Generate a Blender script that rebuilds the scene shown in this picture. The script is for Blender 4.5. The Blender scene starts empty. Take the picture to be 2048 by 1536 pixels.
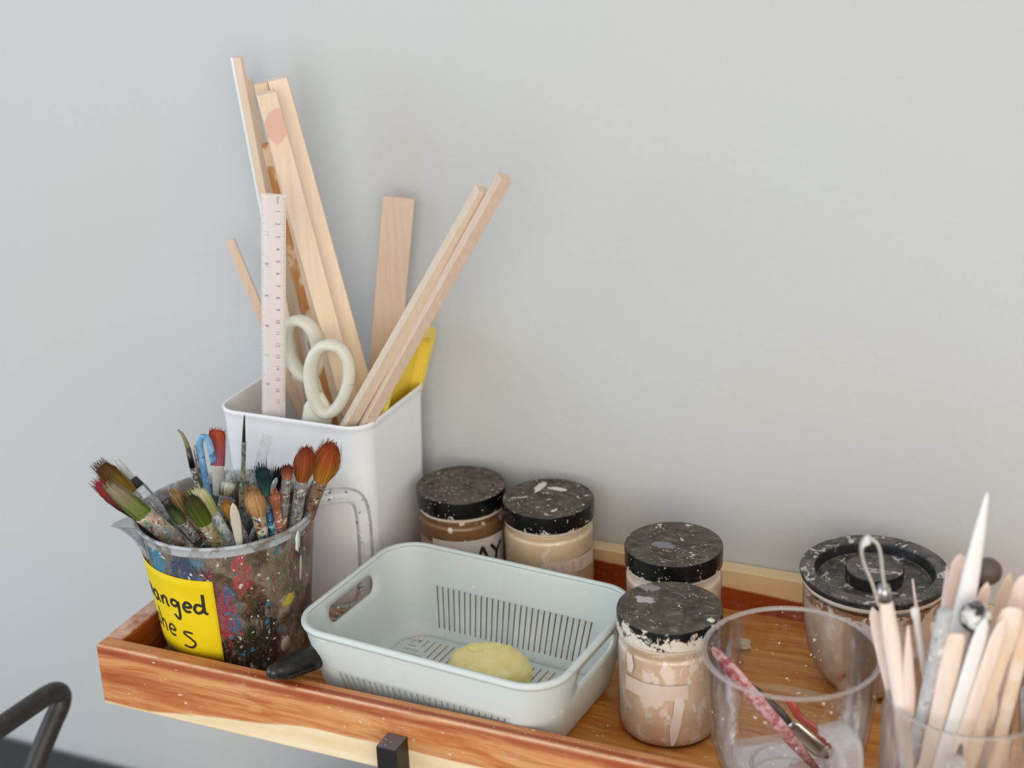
import bpy, bmesh, math, random
from mathutils import Vector, Matrix, geometry, noise as mnoise
random.seed(7)
SC = bpy.context.scene
COL = SC.collection
PI = math.pi
# Everything is laid out in centimetres: x along the tray, y towards the wall, z = 0 at the tray's rim.
OFF = Vector((0, 0, 80))            # the rim stands 80 cm above the floor
def W(p): return (Vector(p) + OFF) * 0.01

# ---------------------------------------------------------------- camera
cam = bpy.data.cameras.new('camera'); co = bpy.data.objects.new('camera', cam); COL.objects.link(co)
pit, rol, yaw = math.radians(21.3977), math.radians(-2.1556), math.radians(24.1743)
fw = Vector((-math.sin(yaw)*math.cos(pit), math.cos(yaw)*math.cos(pit), -math.sin(pit)))
rt = Vector((math.cos(yaw), math.sin(yaw), 0)); up = rt.cross(fw)
r2 = math.cos(rol)*rt + math.sin(rol)*up; u2 = -math.sin(rol)*rt + math.cos(rol)*up
m = Matrix((r2, u2, -fw)).transposed().to_4x4(); m.translation = W((67.94, -76.52, 57.14)); co.matrix_world = m
cam.sensor_width = 36; cam.lens = 3111.27/2048*36; cam.clip_start = 0.05; cam.clip_end = 50
cam.dof.use_dof = True; cam.dof.focus_distance = 1.09; cam.dof.aperture_fstop = 4.6
SC.camera = co

# ---------------------------------------------------------------- light
wd = bpy.data.worlds.new('world'); SC.world = wd; wd.use_nodes = True
bg = wd.node_tree.nodes['Background']; bg.inputs[0].default_value = (0.96, 0.965, 1.0, 1); bg.inputs[1].default_value = 0.66
def area(name, loc, target, size, power, col):
    l = bpy.data.lights.new(name, 'AREA'); l.shape = 'RECTANGLE'; l.size, l.size_y = size; l.energy = power; l.color = col
    o = bpy.data.objects.new(name, l); COL.objects.link(o); o.location = W(loc)
    o.rotation_euler = (W(target) - W(loc)).to_track_quat('-Z', 'Y').to_euler(); return o
area('window_light', (-190, -150, 75), (20, 15, 5), (2.0, 1.8), 29, (0.58, 0.79, 1.0))
area('room_light', (135, -200, 65), (60, 20, 0), (2.4, 1.8), 37, (1.0, 0.92, 0.78))
vs = SC.view_settings; vs.view_transform = 'Standard'; vs.look = 'None'; vs.gamma = 1; vs.use_curve_mapping = False; vs.exposure = 0.0
try: SC.cycles.transparent_max_bounces = 32
except Exception: pass
try: SC.display_settings.display_device = 'sRGB'
except Exception: pass

# ---------------------------------------------------------------- node helpers
def lin(c):
    if isinstance(c, str):
        c = [int(c[i:i+2], 16)/255 for i in (0, 2, 4)]
    return tuple(x/12.92 if x <= 0.04045 else ((x+0.055)/1.055)**2.4 for x in c[:3]) + (1,)
class G:
    """one material's node graph"""
    def __init__(s, name):
        s.m = bpy.data.materials.new(name); s.m.use_nodes = True; s.t = s.m.node_tree; s.t.nodes.clear()
        s.out = s.n('ShaderNodeOutputMaterial')
        s.tc = s.n('ShaderNodeTexCoord').outputs['Object']
        s.cm = s.vm('SCALE', s.tc, scale=100)
    def n(s, typ): return s.t.nodes.new(typ)
    def put(s, sock, v):
        if v is None: return
        if isinstance(v, bpy.types.NodeSocket): s.t.links.new(v, sock)
        elif isinstance(v, str): sock.default_value = lin(v)
        else: sock.default_value = v
    def vm(s, op, a, b=None, scale=None):
        n = s.n('ShaderNodeVectorMath'); n.operation = op; s.put(n.inputs[0], a)
        if b is not None: s.put(n.inputs[1], b)
        if scale is not None: n.inputs['Scale'].default_value = scale
        return n.outputs['Value'] if op in ('LENGTH', 'DISTANCE', 'DOT_PRODUCT') else n.outputs[0]
    def ma(s, op, a, b=0.0, c=0.0, clamp=False):
        n = s.n('ShaderNodeMath'); n.operation = op; n.use_clamp = clamp
        for i, v in enumerate((a, b, c)): s.put(n.inputs[i], v)
        return n.outputs[0]
    def noise(s, vec, scale=1, detail=4, rough=0.55, dist=0):
        n = s.n('ShaderNodeTexNoise'); s.put(n.inputs['Vector'], vec); n.inputs['Scale'].default_value = scale
        n.inputs['Detail'].default_value = detail; n.inputs['Roughness'].default_value = rough; n.inputs['Distortion'].default_value = dist
        return n.outputs[0]
    def noisec(s, vec, scale=1):
        n = s.n('ShaderNodeTexNoise'); s.put(n.inputs['Vector'], vec); n.inputs['Scale'].default_value = scale; n.inputs['Detail'].default_value = 3
        return n.outputs[1]
    def vor(s, vec, scale=1, feat='F1', out=0):
        n = s.n('ShaderNodeTexVoronoi'); n.feature = feat; s.put(n.inputs['Vector'], vec); n.inputs['Scale'].default_value = scale
        return n.outputs[out]
    def ramp(s, f, stops, interp='LINEAR'):
        n = s.n('ShaderNodeValToRGB'); s.put(n.inputs[0], f); r = n.color_ramp; r.interpolation = interp
        while len(r.elements) < len(stops): r.elements.new(0.5)
        for e, (p, c) in zip(r.elements, stops):
            e.position = p; e.color = lin(c) if isinstance(c, str) else (c, c, c, 1)
        return n.outputs[0]
    def step(s, f, a, b):
        n = s.n('ShaderNodeMapRange'); n.interpolation_type = 'SMOOTHSTEP'; s.put(n.inputs[0], f)
        n.inputs[1].default_value = a; n.inputs[2].default_value = b; return n.outputs[0]
    def mix(s, f, a, b, mode='MIX'):
        n = s.n('ShaderNodeMix'); n.data_type = 'RGBA'; n.blend_type = mode; s.put(n.inputs[0], f); s.put(n.inputs[6], a); s.put(n.inputs[7], b)
        return n.outputs[2]
    def xyz(s, v):
        n = s.n('ShaderNodeSeparateXYZ'); s.put(n.inputs[0], v); return n.outputs
    def warp(s, v, scale, amt):
        return s.vm('ADD', v, s.vm('SCALE', s.vm('SUBTRACT', s.noisec(v, scale), (0.5, 0.5, 0.5)), scale=amt))
    def blob(s, v, c, r, stretch=(1, 1, 1), soft=0.25):
        """ragged patch of paint centred on c (cm)"""
        d = s.vm('LENGTH', s.vm('MULTIPLY', s.vm('SUBTRACT', v, c), stretch))
        return s.step(d, r*(1+soft), r*(1-soft))
    def bsdf(s, col, rough=0.5, spec=0.5, bump=None, bstr=0.2, bdist=0.001, **kw):
        b = s.n('ShaderNodeBsdfPrincipled'); s.put(b.inputs['Base Color'], col); s.put(b.inputs['Roughness'], rough)
        b.inputs['Specular IOR Level'].default_value = spec
        for k, v in kw.items(): s.put(b.inputs[k.replace('_', ' ')], v)
        if bump is not None:
            n = s.n('ShaderNodeBump'); n.inputs['Strength'].default_value = bstr; n.inputs['Distance'].default_value = bdist
            s.put(n.inputs['Height'], bump); s.t.links.new(n.outputs[0], b.inputs['Normal'])
        return b.outputs[0]
    def mixs(s, f, a, b):
        n = s.n('ShaderNodeMixShader'); s.put(n.inputs[0], f); s.t.links.new(a, n.inputs[1]); s.t.links.new(b, n.inputs[2]); return n.outputs[0]
    def done(s, sh): s.t.links.new(sh, s.out.inputs[0]); return s.m

def plain(name, col, rough=0.5, spec=0.5, **kw):
    g = G(name); v = g.noise(g.cm, 1.3, 3); c = g.mix(g.step(v, 0.2, 0.9), col, g.mix(0.12, col, '807868'))
    return g.done(g.bsdf(c, rough, spec, **kw))
def thin_glass(name, tint='ffffff', haze=0.04, rough=0.03, edge=1.0, specks=None, ior=1.45, hazecol='dfe3e4'):
    """clear wall: see-through, reflecting more at a grazing angle, a little milky haze painted in for pale reflections"""
    g = G(name)
    tr = g.n('ShaderNodeBsdfTransparent'); g.put(tr.inputs[0], tint)
    gl = g.n('ShaderNodeBsdfGlossy'); gl.inputs['Roughness'].default_value = rough
    fr = g.n('ShaderNodeFresnel'); fr.inputs[0].default_value = ior
    f = g.ma('MULTIPLY', fr.outputs[0], edge, clamp=True)
    sh = g.mixs(f, tr.outputs[0], gl.outputs[0])
    hz = g.ma('MULTIPLY', g.step(g.noise(g.cm, 1.6, 5), 0.35, 0.8), haze*2)  # patchy white diffuse, so the glass reads paler than its reflections make it
    sh = g.mixs(hz, sh, g.bsdf(hazecol, 0.5))
    if specks:
        for col, sc, th in specks:
            w = g.warp(g.cm, 1.1, 0.7)
            mk = g.ma('MULTIPLY', g.step(g.vor(w, sc), th, th*0.7), g.step(g.noise(g.cm, 0.6, 2), 0.47, 0.55))
            sh = g.mixs(mk, sh, g.bsdf(col, 0.5))
    return g.done(sh)

# ---------------------------------------------------------------- mesh helpers (points in layout cm)
def tag(o, label, cat, group=None):
    o['label'] = label; o['category'] = cat
    if group: o['group'] = group
    return o
def thing(name, label, cat, base, group=None):
    o = bpy.data.objects.new(name, None); COL.objects.link(o); o.location = W(base); o.empty_display_size = 0.02
    return tag(o, label, cat, group)
def mesh(name, vs_, fs, mat, parent=None, smooth=True, base=None, bevel=0, solid=0, sub=0, auto=None, label=None, offset=-1):
    o = bpy.data.objects.new(name, bpy.data.meshes.new(name)); COL.objects.link(o)
    if parent is not None: org = parent_world(parent); o.parent = parent
    else: org = W(base if base is not None else (0, 0, -80)); o.location = org
    o.data.from_pydata([tuple(W(v) - org) for v in vs_], [], fs)
    bm = bmesh.new(); bm.from_mesh(o.data); bmesh.ops.recalc_face_normals(bm, faces=bm.faces); bm.to_mesh(o.data); bm.free()
    if smooth: o.data.shade_smooth()
    o.data.materials.append(mat)
    if solid:
        md = o.modifiers.new('solid', 'SOLIDIFY'); md.thickness = solid*0.01; md.offset = offset
    if bevel:
        md = o.modifiers.new('bevel', 'BEVEL'); md.width = bevel*0.01; md.segments = 3; md.limit_method = 'ANGLE'; md.angle_limit = 0.6
    if sub: md = o.modifiers.new('sub', 'SUBSURF'); md.levels = md.render_levels = sub
    if auto or bevel:
        md = o.modifiers.new('wn', 'WEIGHTED_NORMAL'); md.keep_sharp = True
    if auto:
        bm = bmesh.new(); bm.from_mesh(o.data)
        for e in bm.edges:
            if len(e.link_faces) == 2 and e.calc_face_angle(0) > auto: e.smooth = False
        bm.to_mesh(o.data); bm.free()
    if label: o['label'] = label
    return o
def parent_world(p):
    v = Vector(p.location)
    while p.parent: p = p.parent; v += Vector(p.location)
    return v
class MB:
    """collects shapes into ONE mesh"""
    def __init__(s): s.v = []; s.f = []; s.c = None
    def add(s, v, f):
        k = len(s.v); s.v += [Vector(p) for p in v]; s.f += [[i+k for i in q] for q in f]; return s
    def box(s, a, b):
        x0, y0, z0 = a; x1, y1, z1 = b
        return s.add([(x0,y0,z0),(x1,y0,z0),(x1,y1,z0),(x0,y1,z0),(x0,y0,z1),(x1,y0,z1),(x1,y1,z1),(x0,y1,z1)],
                     [(0,3,2,1),(4,5,6,7),(0,1,5,4),(1,2,6,5),(2,3,7,6),(3,0,4,7)])
    def lathe(s, prof, c, n=64, a0=0, a1=2*PI, rib=None):
        full = abs(a1-a0-2*PI) < 1e-6; cols = n if full else n+1; base = len(s.v)
        for r, z in prof:
            for k in range(cols):
                a = a0 + (a1-a0)*k/n; rr = max(r, 1e-4)
                if rib: rr += rib(a, r, z)
                s.v.append(Vector((c[0]+rr*math.cos(a), c[1]+rr*math.sin(a), z)))
        for i in range(len(prof)-1):
            for k in range(n if full else n):
                k2 = (k+1) % cols
                s.f.append([base+i*cols+k, base+i*cols+k2, base+(i+1)*cols+k2, base+(i+1)*cols+k])
        return s
    def sweep(s, pts, secs, side, n=14, cap=True):
        """rings of half-width rx (towards side) and half-thickness ry along pts"""
        pts = [Vector(p) for p in pts]; base = len(s.v); side = Vector(side)
        for i, p in enumerate(pts):
            t = (pts[min(i+1, len(pts)-1)] - pts[max(i-1, 0)]).normalized()
            sd = (side - t*side.dot(t)).normalized(); nn = t.cross(sd)
            rx, ry = secs[i] if not isinstance(secs, (int, float)) else (secs, secs)
            for k in range(n):
                a = 2*PI*(k+(0.5 if n == 4 else 0))/n; q4 = 1.414 if n == 4 else 1; s.v.append(p + sd*(rx*q4*math.cos(a)) + nn*(ry*q4*math.sin(a)))
        for i in range(len(pts)-1):
            for k in range(n):
                s.f.append([base+i*n+k, base+i*n+(k+1) % n, base+(i+1)*n+(k+1) % n, base+(i+1)*n+k])
        if cap:
            s.f.append([base+k for k in range(n)][::-1]); e = base+(len(pts)-1)*n; s.f.append([e+k for k in range(n)])
        return s
    def beam(s, A, B, w, t, side, taper=1.0):
        """square-edged stick from A to B, w wide towards side, t thick"""
        A, B = Vector(A), Vector(B); ax = (B-A).normalized(); sd = Vector(side); sd = (sd-ax*sd.dot(ax)).normalized(); nn = ax.cross(sd)
        q = []
        for P, k in ((A, 1), (B, taper)):
            for i, j in ((-1,-1),(1,-1),(1,1),(-1,1)): q.append(P + sd*(w/2*i*k) + nn*(t/2*j*k))
        return s.add(q, [(3,2,1,0),(4,5,6,7),(0,1,5,4),(1,2,6,5),(2,3,7,6),(3,0,4,7)])
    def ball(s, c, r, n=20, sc=(1,1,1), jag=0, seed=0):
        vs_, fs = [], []; m_ = n//2
        for i in range(m_+1):
            th = PI*i/m_
            for k in range(n):
                a = 2*PI*k/n; d = Vector((math.sin(th)*math.cos(a), math.sin(th)*math.sin(a), math.cos(th)))
                q = 1 + (jag*mnoise.noise(d*2.2+Vector((seed, 0, 0))) if jag else 0)
                vs_.append(Vector(c)+Vector((d.x*sc[0], d.y*sc[1], d.z*sc[2]))*r*q)
        for i in range(m_):
            for k in range(n): fs.append([i*n+k, i*n+(k+1) % n, (i+1)*n+(k+1) % n, (i+1)*n+k])
        return s.add(vs_, fs)
    def build(s, name, mat, parent=None, weld=True, **kw):
        o = mesh(name, s.v, s.f, mat, parent, **kw)
        if weld:
            bm = bmesh.new(); bm.from_mesh(o.data); bmesh.ops.remove_doubles(bm, verts=bm.verts, dist=2e-5)
            bmesh.ops.recalc_face_normals(bm, faces=bm.faces); bm.to_mesh(o.data); bm.free()
        return o
def arc(cx, cz, r, a0, a1, n=5):
    return [(cx+r*math.cos(math.radians(a0+(a1-a0)*i/n)), cz+r*math.sin(math.radians(a0+(a1-a0)*i/n))) for i in range(n+1)]
def rrect(x0, y0, x1, y1, r, n=8):
    out = []
    for cx, cy, a in ((x1-r, y1-r, 0), (x0+r, y1-r, 90), (x0+r, y0+r, 180), (x1-r, y0+r, 270)):
        out += [(cx+r*math.cos(math.radians(a+90*k/n)), cy+r*math.sin(math.radians(a+90*k/n))) for k in range(n+1)]
    return out
def loft(rings, closed_ends=True):
    b = MB(); n = len(rings[0]); vs_ = [p for r in rings for p in r]; fs = []
    for i in range(len(rings)-1):
        for k in range(n): fs.append([i*n+k, i*n+(k+1) % n, (i+1)*n+(k+1) % n, (i+1)*n+k])
    if closed_ends: fs += [list(range(n))[::-1], [(len(rings)-1)*n+k for k in range(n)]]
    return b.add(vs_, fs)
def ribbon(lines, fn, w, lift=0.0):
    """flat pen strokes on a surface: lines in label coordinates, fn maps them to space"""
    b = MB()
    for L in lines:
        P = [Vector((p[0], p[1])) for p in L]; Q = []
        for i in range(len(P)-1):
            k = max(1, int((P[i+1]-P[i]).length/0.08))
            Q += [P[i].lerp(P[i+1], j/k) for j in range(k)]
        Q.append(P[-1]); vs_ = []
        for i, p in enumerate(Q):
            t = (Q[min(i+1, len(Q)-1)]-Q[max(i-1, 0)]).normalized(); nn = Vector((-t.y, t.x))*w/2
            e = 0.75 if i in (0, len(Q)-1) else 1
            vs_ += [fn(*(p+nn*e)), fn(*(p-nn*e))]
        b.add(vs_, [[2*i, 2*i+1, 2*i+3, 2*i+2] for i in range(len(Q)-1)])
    return b
def on_round(cx, cy, R, lift):
    """maps (degrees*R, z) label coordinates to a round wall; R may depend on z"""
    def f(s, z):
        r = (R(z) if callable(R) else R); a = s/r; return (cx+(r+lift)*math.cos(a), cy+(r+lift)*math.sin(a), z)
    return f
def smooth_line(pts, k=4):
    """Catmull-Rom through pen points"""
    if len(pts) < 3: return pts
    P = [Vector(p) for p in pts]; P = [2*P[0]-P[1]] + P + [2*P[-1]-P[-2]]; out = []
    for i in range(1, len(P)-2):
        for j in range(k):
            t = j/k; a, b, c, d = P[i-1:i+3]
            out.append(0.5*((2*b)+(c-a)*t+(2*a-5*b+4*c-d)*t*t+(3*b-a-3*c+d)*t*t*t))
    out.append(P[-2]); return out
SIDE = Vector((0.92, 0.39, 0))

# ---------------------------------------------------------------- materials
g = G('wall_paint')
n1 = g.noise(g.cm, 0.02, 3)
WALL = g.done(g.bsdf(g.mix(g.step(n1, 0.3, 0.7), 'c4c7c8', 'c6c6c2'), 0.75, 0.3, bump=g.noise(g.cm, 1.6, 4), bstr=0.25, bdist=0.0012))
g = G('floor_boards')
FLOOR = g.done(g.bsdf(g.ramp(g.noise(g.vm('MULTIPLY', g.cm, (0.02, 0.3, 1)), 1, 5), [(0.3, '8f8880'), (0.7, 'aaa49b')]), 0.5))

def tray_wood(name, axis, kind):
    g = G(name); v = g.vm('ADD', g.cm, (0, 0, -80))
    st = {'x': (0.075, 1.0, 1.0), 'y': (1.0, 0.075, 1.0)}[axis]
    w = g.warp(v, 0.06, 3.2)
    q = g.vm('MULTIPLY', w, st)
    a = g.noise(q, 0.7, 7, 0.68, 0.9); fib = g.noise(g.vm('MULTIPLY', v, tuple(x*x*9 if x < 1 else 9 for x in st)), 1, 3, 0.6)
    band = g.noise(g.vm('MULTIPLY', w, tuple(x*0.8 if x < 1 else 2.6 for x in st)), 1, 2)
    heart = {'front': [(0.25, '9c4a24'), (0.38, 'bf7440'), (0.5, 'd3955e'), (0.75, 'deaa78')],
             'floor': [(0.28, 'ab5c20'), (0.45, 'd0863c'), (0.6, 'e0a252'), (0.78, 'ecc284')],
             'back': [(0.3, '7c2c0e'), (0.5, 'a34a1c'), (0.7, 'c07038')],
             'end': [(0.3, '6e2c0c'), (0.5, 'ab5518'), (0.7, 'd08a48')]}[kind]
    c = g.ramp(a, heart)
    c = g.mix(g.ma('MULTIPLY', g.step(band, 0.5, 0.68), 0.5), c, 'a8481c' if kind != 'floor' else 'a8622a')
    c = g.mix(g.ma('MULTIPLY', g.step(fib, 0.45, 0.75), 0.28), c, '6d3212')
    X, Y, Z = g.xyz(v)[:3]
    wob = g.ma('MULTIPLY', g.ma('SUBTRACT', g.noise(g.vm('MULTIPLY', v, st), 1.2, 3), 0.5), 1.6)
    sap = g.ramp(g.noise(q, 1.3, 4), [(0.3, 'e6cba0'), (0.7, 'f2e0c0')])
    if kind == 'front':
        n = g.n('ShaderNodeMapRange'); g.put(n.inputs[0], X); n.inputs[1].default_value = 4; n.inputs[2].default_value = 17; n.inputs[3].default_value = -4.75; n.inputs[4].default_value = -2.95
        edge = g.ma('ADD', n.outputs[0], g.ma('MULTIPLY', wob, 0.5))
        c = g.mix(g.step(g.ma('SUBTRACT', edge, Z), -0.12, 0.12), c, sap)
        # deep red heart streak under the rim's outer edge, worn pale line along that edge
        red = g.ma('MULTIPLY', g.step(g.ma('ABSOLUTE', g.ma('ADD', Z, 0.42)), 0.55, 0.1), g.step(g.noise(g.vm('MULTIPLY', v, (0.09, 1, 1)), 0.9, 3), 0.3, 0.5))
        c = g.mix(g.ma('MULTIPLY', red, 0.75), c, '8f2c14')
        top = g.step(Z, -0.12, -0.02)
        st2 = g.ma('MULTIPLY', top, g.step(g.ma('ABSOLUTE', g.ma('SUBTRACT', g.ma('ADD', Y, g.ma('MULTIPLY', wob, 0.12)), 0.5)), 0.34, 0.08))
        c = g.mix(g.ma('MULTIPLY', st2, g.ma('MULTIPLY', g.step(X, 6, 15), 0.85)), c, '96341c')
        line = g.ma('MULTIPLY', g.step(g.ma('ABSOLUTE', g.ma('ADD', Z, g.ma('MULTIPLY', wob, 0.05))), 0.16, 0.03), g.step(Y, 0.25, 0.12))
        c = g.mix(g.ma('MULTIPLY', line, g.ma('MULTIPLY', g.step(g.noise(g.vm('MULTIPLY', v, (0.4, 1, 1)), 1, 3), 0.3, 0.55), 0.65)), c, 'ecc8b4')
        bk = g.ma('MULTIPLY', g.blob(g.vm('MULTIPLY', w, (1, 0, 1)), (2.2, 0, -2.4), 2.6, (0.55, 1, 4.2), 0.7), 0.7)
        c = g.mix(bk, c, '9a4310')
    if kind == 'back':
        n = g.n('ShaderNodeMapRange'); g.put(n.inputs[0], X); n.inputs[1].default_value = 28; n.inputs[2].default_value = 45; n.inputs[3].default_value = -1.0; n.inputs[4].default_value = -1.75
        c = g.mix(g.step(g.ma('SUBTRACT', Z, g.ma('ADD', n.outputs[0], g.ma('MULTIPLY', wob, 0.35))), -0.12, 0.12), c, g.mix(0.5, sap, 'f0cc90'))
    if kind == 'floor':
        c = g.mix(g.ma('MULTIPLY', g.step(g.noise(q, 0.4, 3), 0.55, 0.66), 0.45), c, sap)
    if kind == 'end':
        c = g.mix(g.ma('MULTIPLY', g.step(Z, -0.25, -0.05), g.step(g.noise(v, 0.5, 4), 0.3, 0.62)), c, 'd9b3a2')
    # clay splashes and dust
    sp = g.step(g.vor(g.warp(g.vm('MULTIPLY', v, (1, 1.6, 2.6)), 1.2, 1.0), 0.9), 0.13, 0.08)
    sp = g.ma('MULTIPLY', sp, g.step(g.noise(v, 0.25, 2), 0.5, 0.56))
    c = g.mix(g.ma('MULTIPLY', sp, 0.8), c, 'eadfd4')
    du = g.ma('MULTIPLY', g.step(g.noise(v, 0.45, 6, 0.7), 0.56, 0.8), 0.3)
    c = g.mix(du, c, 'e0cdbd')
    return g.done(g.bsdf(c, 0.42, 0.4, bump=fib, bstr=0.12, bdist=0.0006))
WF, WB, WFL, WE = tray_wood('acacia_front', 'x', 'front'), tray_wood('acacia_back', 'x', 'back'), tray_wood('acacia_floor', 'x', 'floor'), tray_wood('acacia_end', 'y', 'end')

g = G('black_powder_coat')
sp = g.ma('MULTIPLY', g.step(g.vor(g.cm, 4.2), 0.17, 0.1), g.step(g.noise(g.cm, 1.1, 2), 0.42, 0.5))
nz = g.n('ShaderNodeNewGeometry'); upn = g.xyz(nz.outputs['Normal'])[2]
BLACK = g.done(g.bsdf(g.mix(g.ma('MULTIPLY', sp, g.step(upn, 0.5, 0.9)), g.mix(g.ma('MULTIPLY', g.step(upn, 0.6, 0.95), 0.75), '141316', '6f6a6c'), 'f0ece8'), 0.45))
BLACK2 = plain('black_tube', '2b2826', 0.42)
g = G('white_bin_plastic')
BIN = g.done(g.bsdf('f4f4f6', 0.33, 0.45, Subsurface_Weight=0.15, Subsurface_Radius=(0.01, 0.01, 0.01)))
g = G('pale_green_plastic')
sp = g.ma('MULTIPLY', g.step(g.vor(g.cm, 0.75), 0.12, 0.07), g.step(g.noise(g.cm, 0.3, 2), 0.52, 0.56))
BASK = g.done(g.bsdf(g.mix(sp, g.mix(g.ma('MULTIPLY', g.step(g.noise(g.cm, 0.35, 5), 0.5, 0.75), 0.35), 'cdd6d3', 'd6d6cc'), 'eceee8'), 0.4, 0.4))
def pale_wood(name, c1, c2, axis_scale=(3.5, 3.5, 0.12), stain=None, rough=0.6):
    g = G(name); n = g.noise(g.vm('MULTIPLY', g.cm, axis_scale), 1, 4, 0.6, 0.3)
    c = g.ramp(n, [(0.3, c1), (0.7, c2)])
    if stain:
        w = g.warp(g.cm, 0.4, 2.0); c = g.mix(g.ma('MULTIPLY', g.step(g.noise(g.vm('MULTIPLY', w, (1, 1, 0.35)), 0.8, 3), 0.5, 0.62), 0.8), c, stain)
    return g.done(g.bsdf(c, rough, 0.3))
PINE = pale_wood('pine', 'e8d0b8', 'efdec9'); PINE2 = pale_wood('pine_darker', 'ddc2a6', 'e6d0b8')
PINKW = pale_wood('pinkish_wood', 'd3b8a4', 'dcc6b4'); BROWNW = pale_wood('stained_brown_wood', 'a8703e', 'c08a55', stain='e0c6a6')
BASSW = pale_wood('basswood', 'd2bfa9', 'dccbb8'); WHITEW = plain('white_edge', 'eef0f4', 0.4)
TOOLW = pale_wood('clay_dusted_wood', 'eed4c2', 'f4e6dc', (3, 3, 0.3), stain='eee0d6'); TOOLW2 = pale_wood('bare_tool_wood', 'ecccae', 'f0dac4', (3, 3, 0.3), stain='f4e6dc')
TOOLP = pale_wood('pinkish_tool_wood', 'ecd0c4', 'f2e0d8', (3, 3, 0.3)); TOOLG = pale_wood('whitish_tool_wood', 'f0f0f0', 'f4f0ec', (3, 3, 0.3))
STEEL = plain('steel', 'b6b4b0', 0.25, Metallic=1.0); DSTEEL = plain('dark_steel', '56504a', 0.3, Metallic=0.9)
INK = plain('black_ink', '1a1712', 0.5); INKB = plain('brown_black_ink', '3a2a10', 0.5); PINKINK = plain('pink_ink', 'dba0a4', 0.6)
CREAM = plain('cream_plastic', 'd8d6c8', 0.35); YEL = plain('yellow_plastic', 'ffdf52', 0.35)
PAPER = plain('white_paper', 'dcd6d2', 0.7); PAPER2 = plain('buff_paper', 'dcc9ba', 0.7)
g = G('sticky_note'); STICKY = g.done(g.bsdf(g.mix(g.step(g.noise(g.cm, 0.4, 2), 0.3, 0.7), 'e3c400', 'e8cc10'), 0.6, 0.3))

# bristles take their dye from a colour attribute laid down strand by strand
g = G('bristle'); at = g.n('ShaderNodeAttribute'); at.attribute_name = 'Col'
BRIS = g.done(g.bsdf(at.outputs[0], 0.6, 0.25))
def splat(name, base, base2, cols, rough=0.45, metal=0.0, seed=0, dens=0.5):
    """paint-splashed ferrule or handle"""
    g = G(name); v = g.vm('ADD', g.cm, (seed*7.3, seed*3.1, seed*5.7))
    c = g.mix(g.step(g.noise(g.vm('MULTIPLY', v, (1, 1, 0.5)), 1.4, 4), 0.4, 0.6), base, base2)
    for i, k in enumerate(cols):
        w = g.vm('ADD', g.warp(v, 1.5, 0.8), (i*11.7, i*5.1, i*2.3))
        c = g.mix(g.step(g.noise(w, 1.7+0.5*i, 3, 0.65), 0.72-0.24*dens, 0.75-0.24*dens), c, k)
    return g.done(g.bsdf(c, rough, 0.5, Metallic=metal))
S_SIL = splat('splashed_ferrule', 'a9a8a4', '8b8984', ['5f6a70', 'd8d4cc', '7a5a48'], 0.3, 0.45, 1, 0.6)
S_CREAM = splat('cream_splashed_handle', 'c4bca6', '968c74', ['4f6a38', 'e8e4da', '7a3e30', '2e5f74'], seed=2, dens=0.65)
S_BLUE = splat('blue_splashed_handle', '4a7f9e', '2e5c80', ['8fb4c4', '1c3a50', 'c6ccc8'], seed=3, dens=0.6)
S_BROWN = splat('brown_splashed_handle', '8a6e5a', '6a5240', ['c4b8a8', 'a07868', '3e3428'], seed=4, dens=0.6)
S_PINK = splat('pinkish_splashed_handle', 'b09888', 'c8b4a4', ['6e8c58', '5aa0b0', 'e0dcd4', '8a5a4a'], seed=5, dens=0.6)
S_GREEN = splat('green_splashed_handle', '7c7c58', 'a09c80', ['dcdcd2', '3e5230', '9a6048'], seed=6, dens=0.65)
S_GREY = splat('grey_splashed_ferrule', '8d8d92', '74747c', ['a8a0b0', '5c5448', 'c8ccd0'], 0.35, 0.3, 7, 0.5)
S_RUST = splat('rust_splashed_handle', 'a26a50', '8a5848', ['c8a898', '5a3c34', 'd8ccc4'], seed=8, dens=0.55)
S_WHITE = splat('white_splashed_handle', 'd4d6d4', 'b8bcb8', ['6fa0b4', '8a9a88', 'f0f0ec', '9aa6b4'], seed=9, dens=0.6)
S_DARK = splat('dark_splashed_handle', '3c3a34', '5a5a50', ['a8aca8', '2c4a3c', 'c8b8a0'], seed=10, dens=0.55)

# ---------------------------------------------------------------- the room
def structure(name, b, mat):
    o = b.build(name, mat, None, smooth=False, base=(0, 0, -80)); o['kind'] = 'structure'; return o
structure('wall_back', MB().box((-260, 27.45, -80), (330, 39, 190)), WALL)
structure('floor', MB().box((-260, -260, -84), (330, 27.45, -80)), FLOOR)

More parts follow.
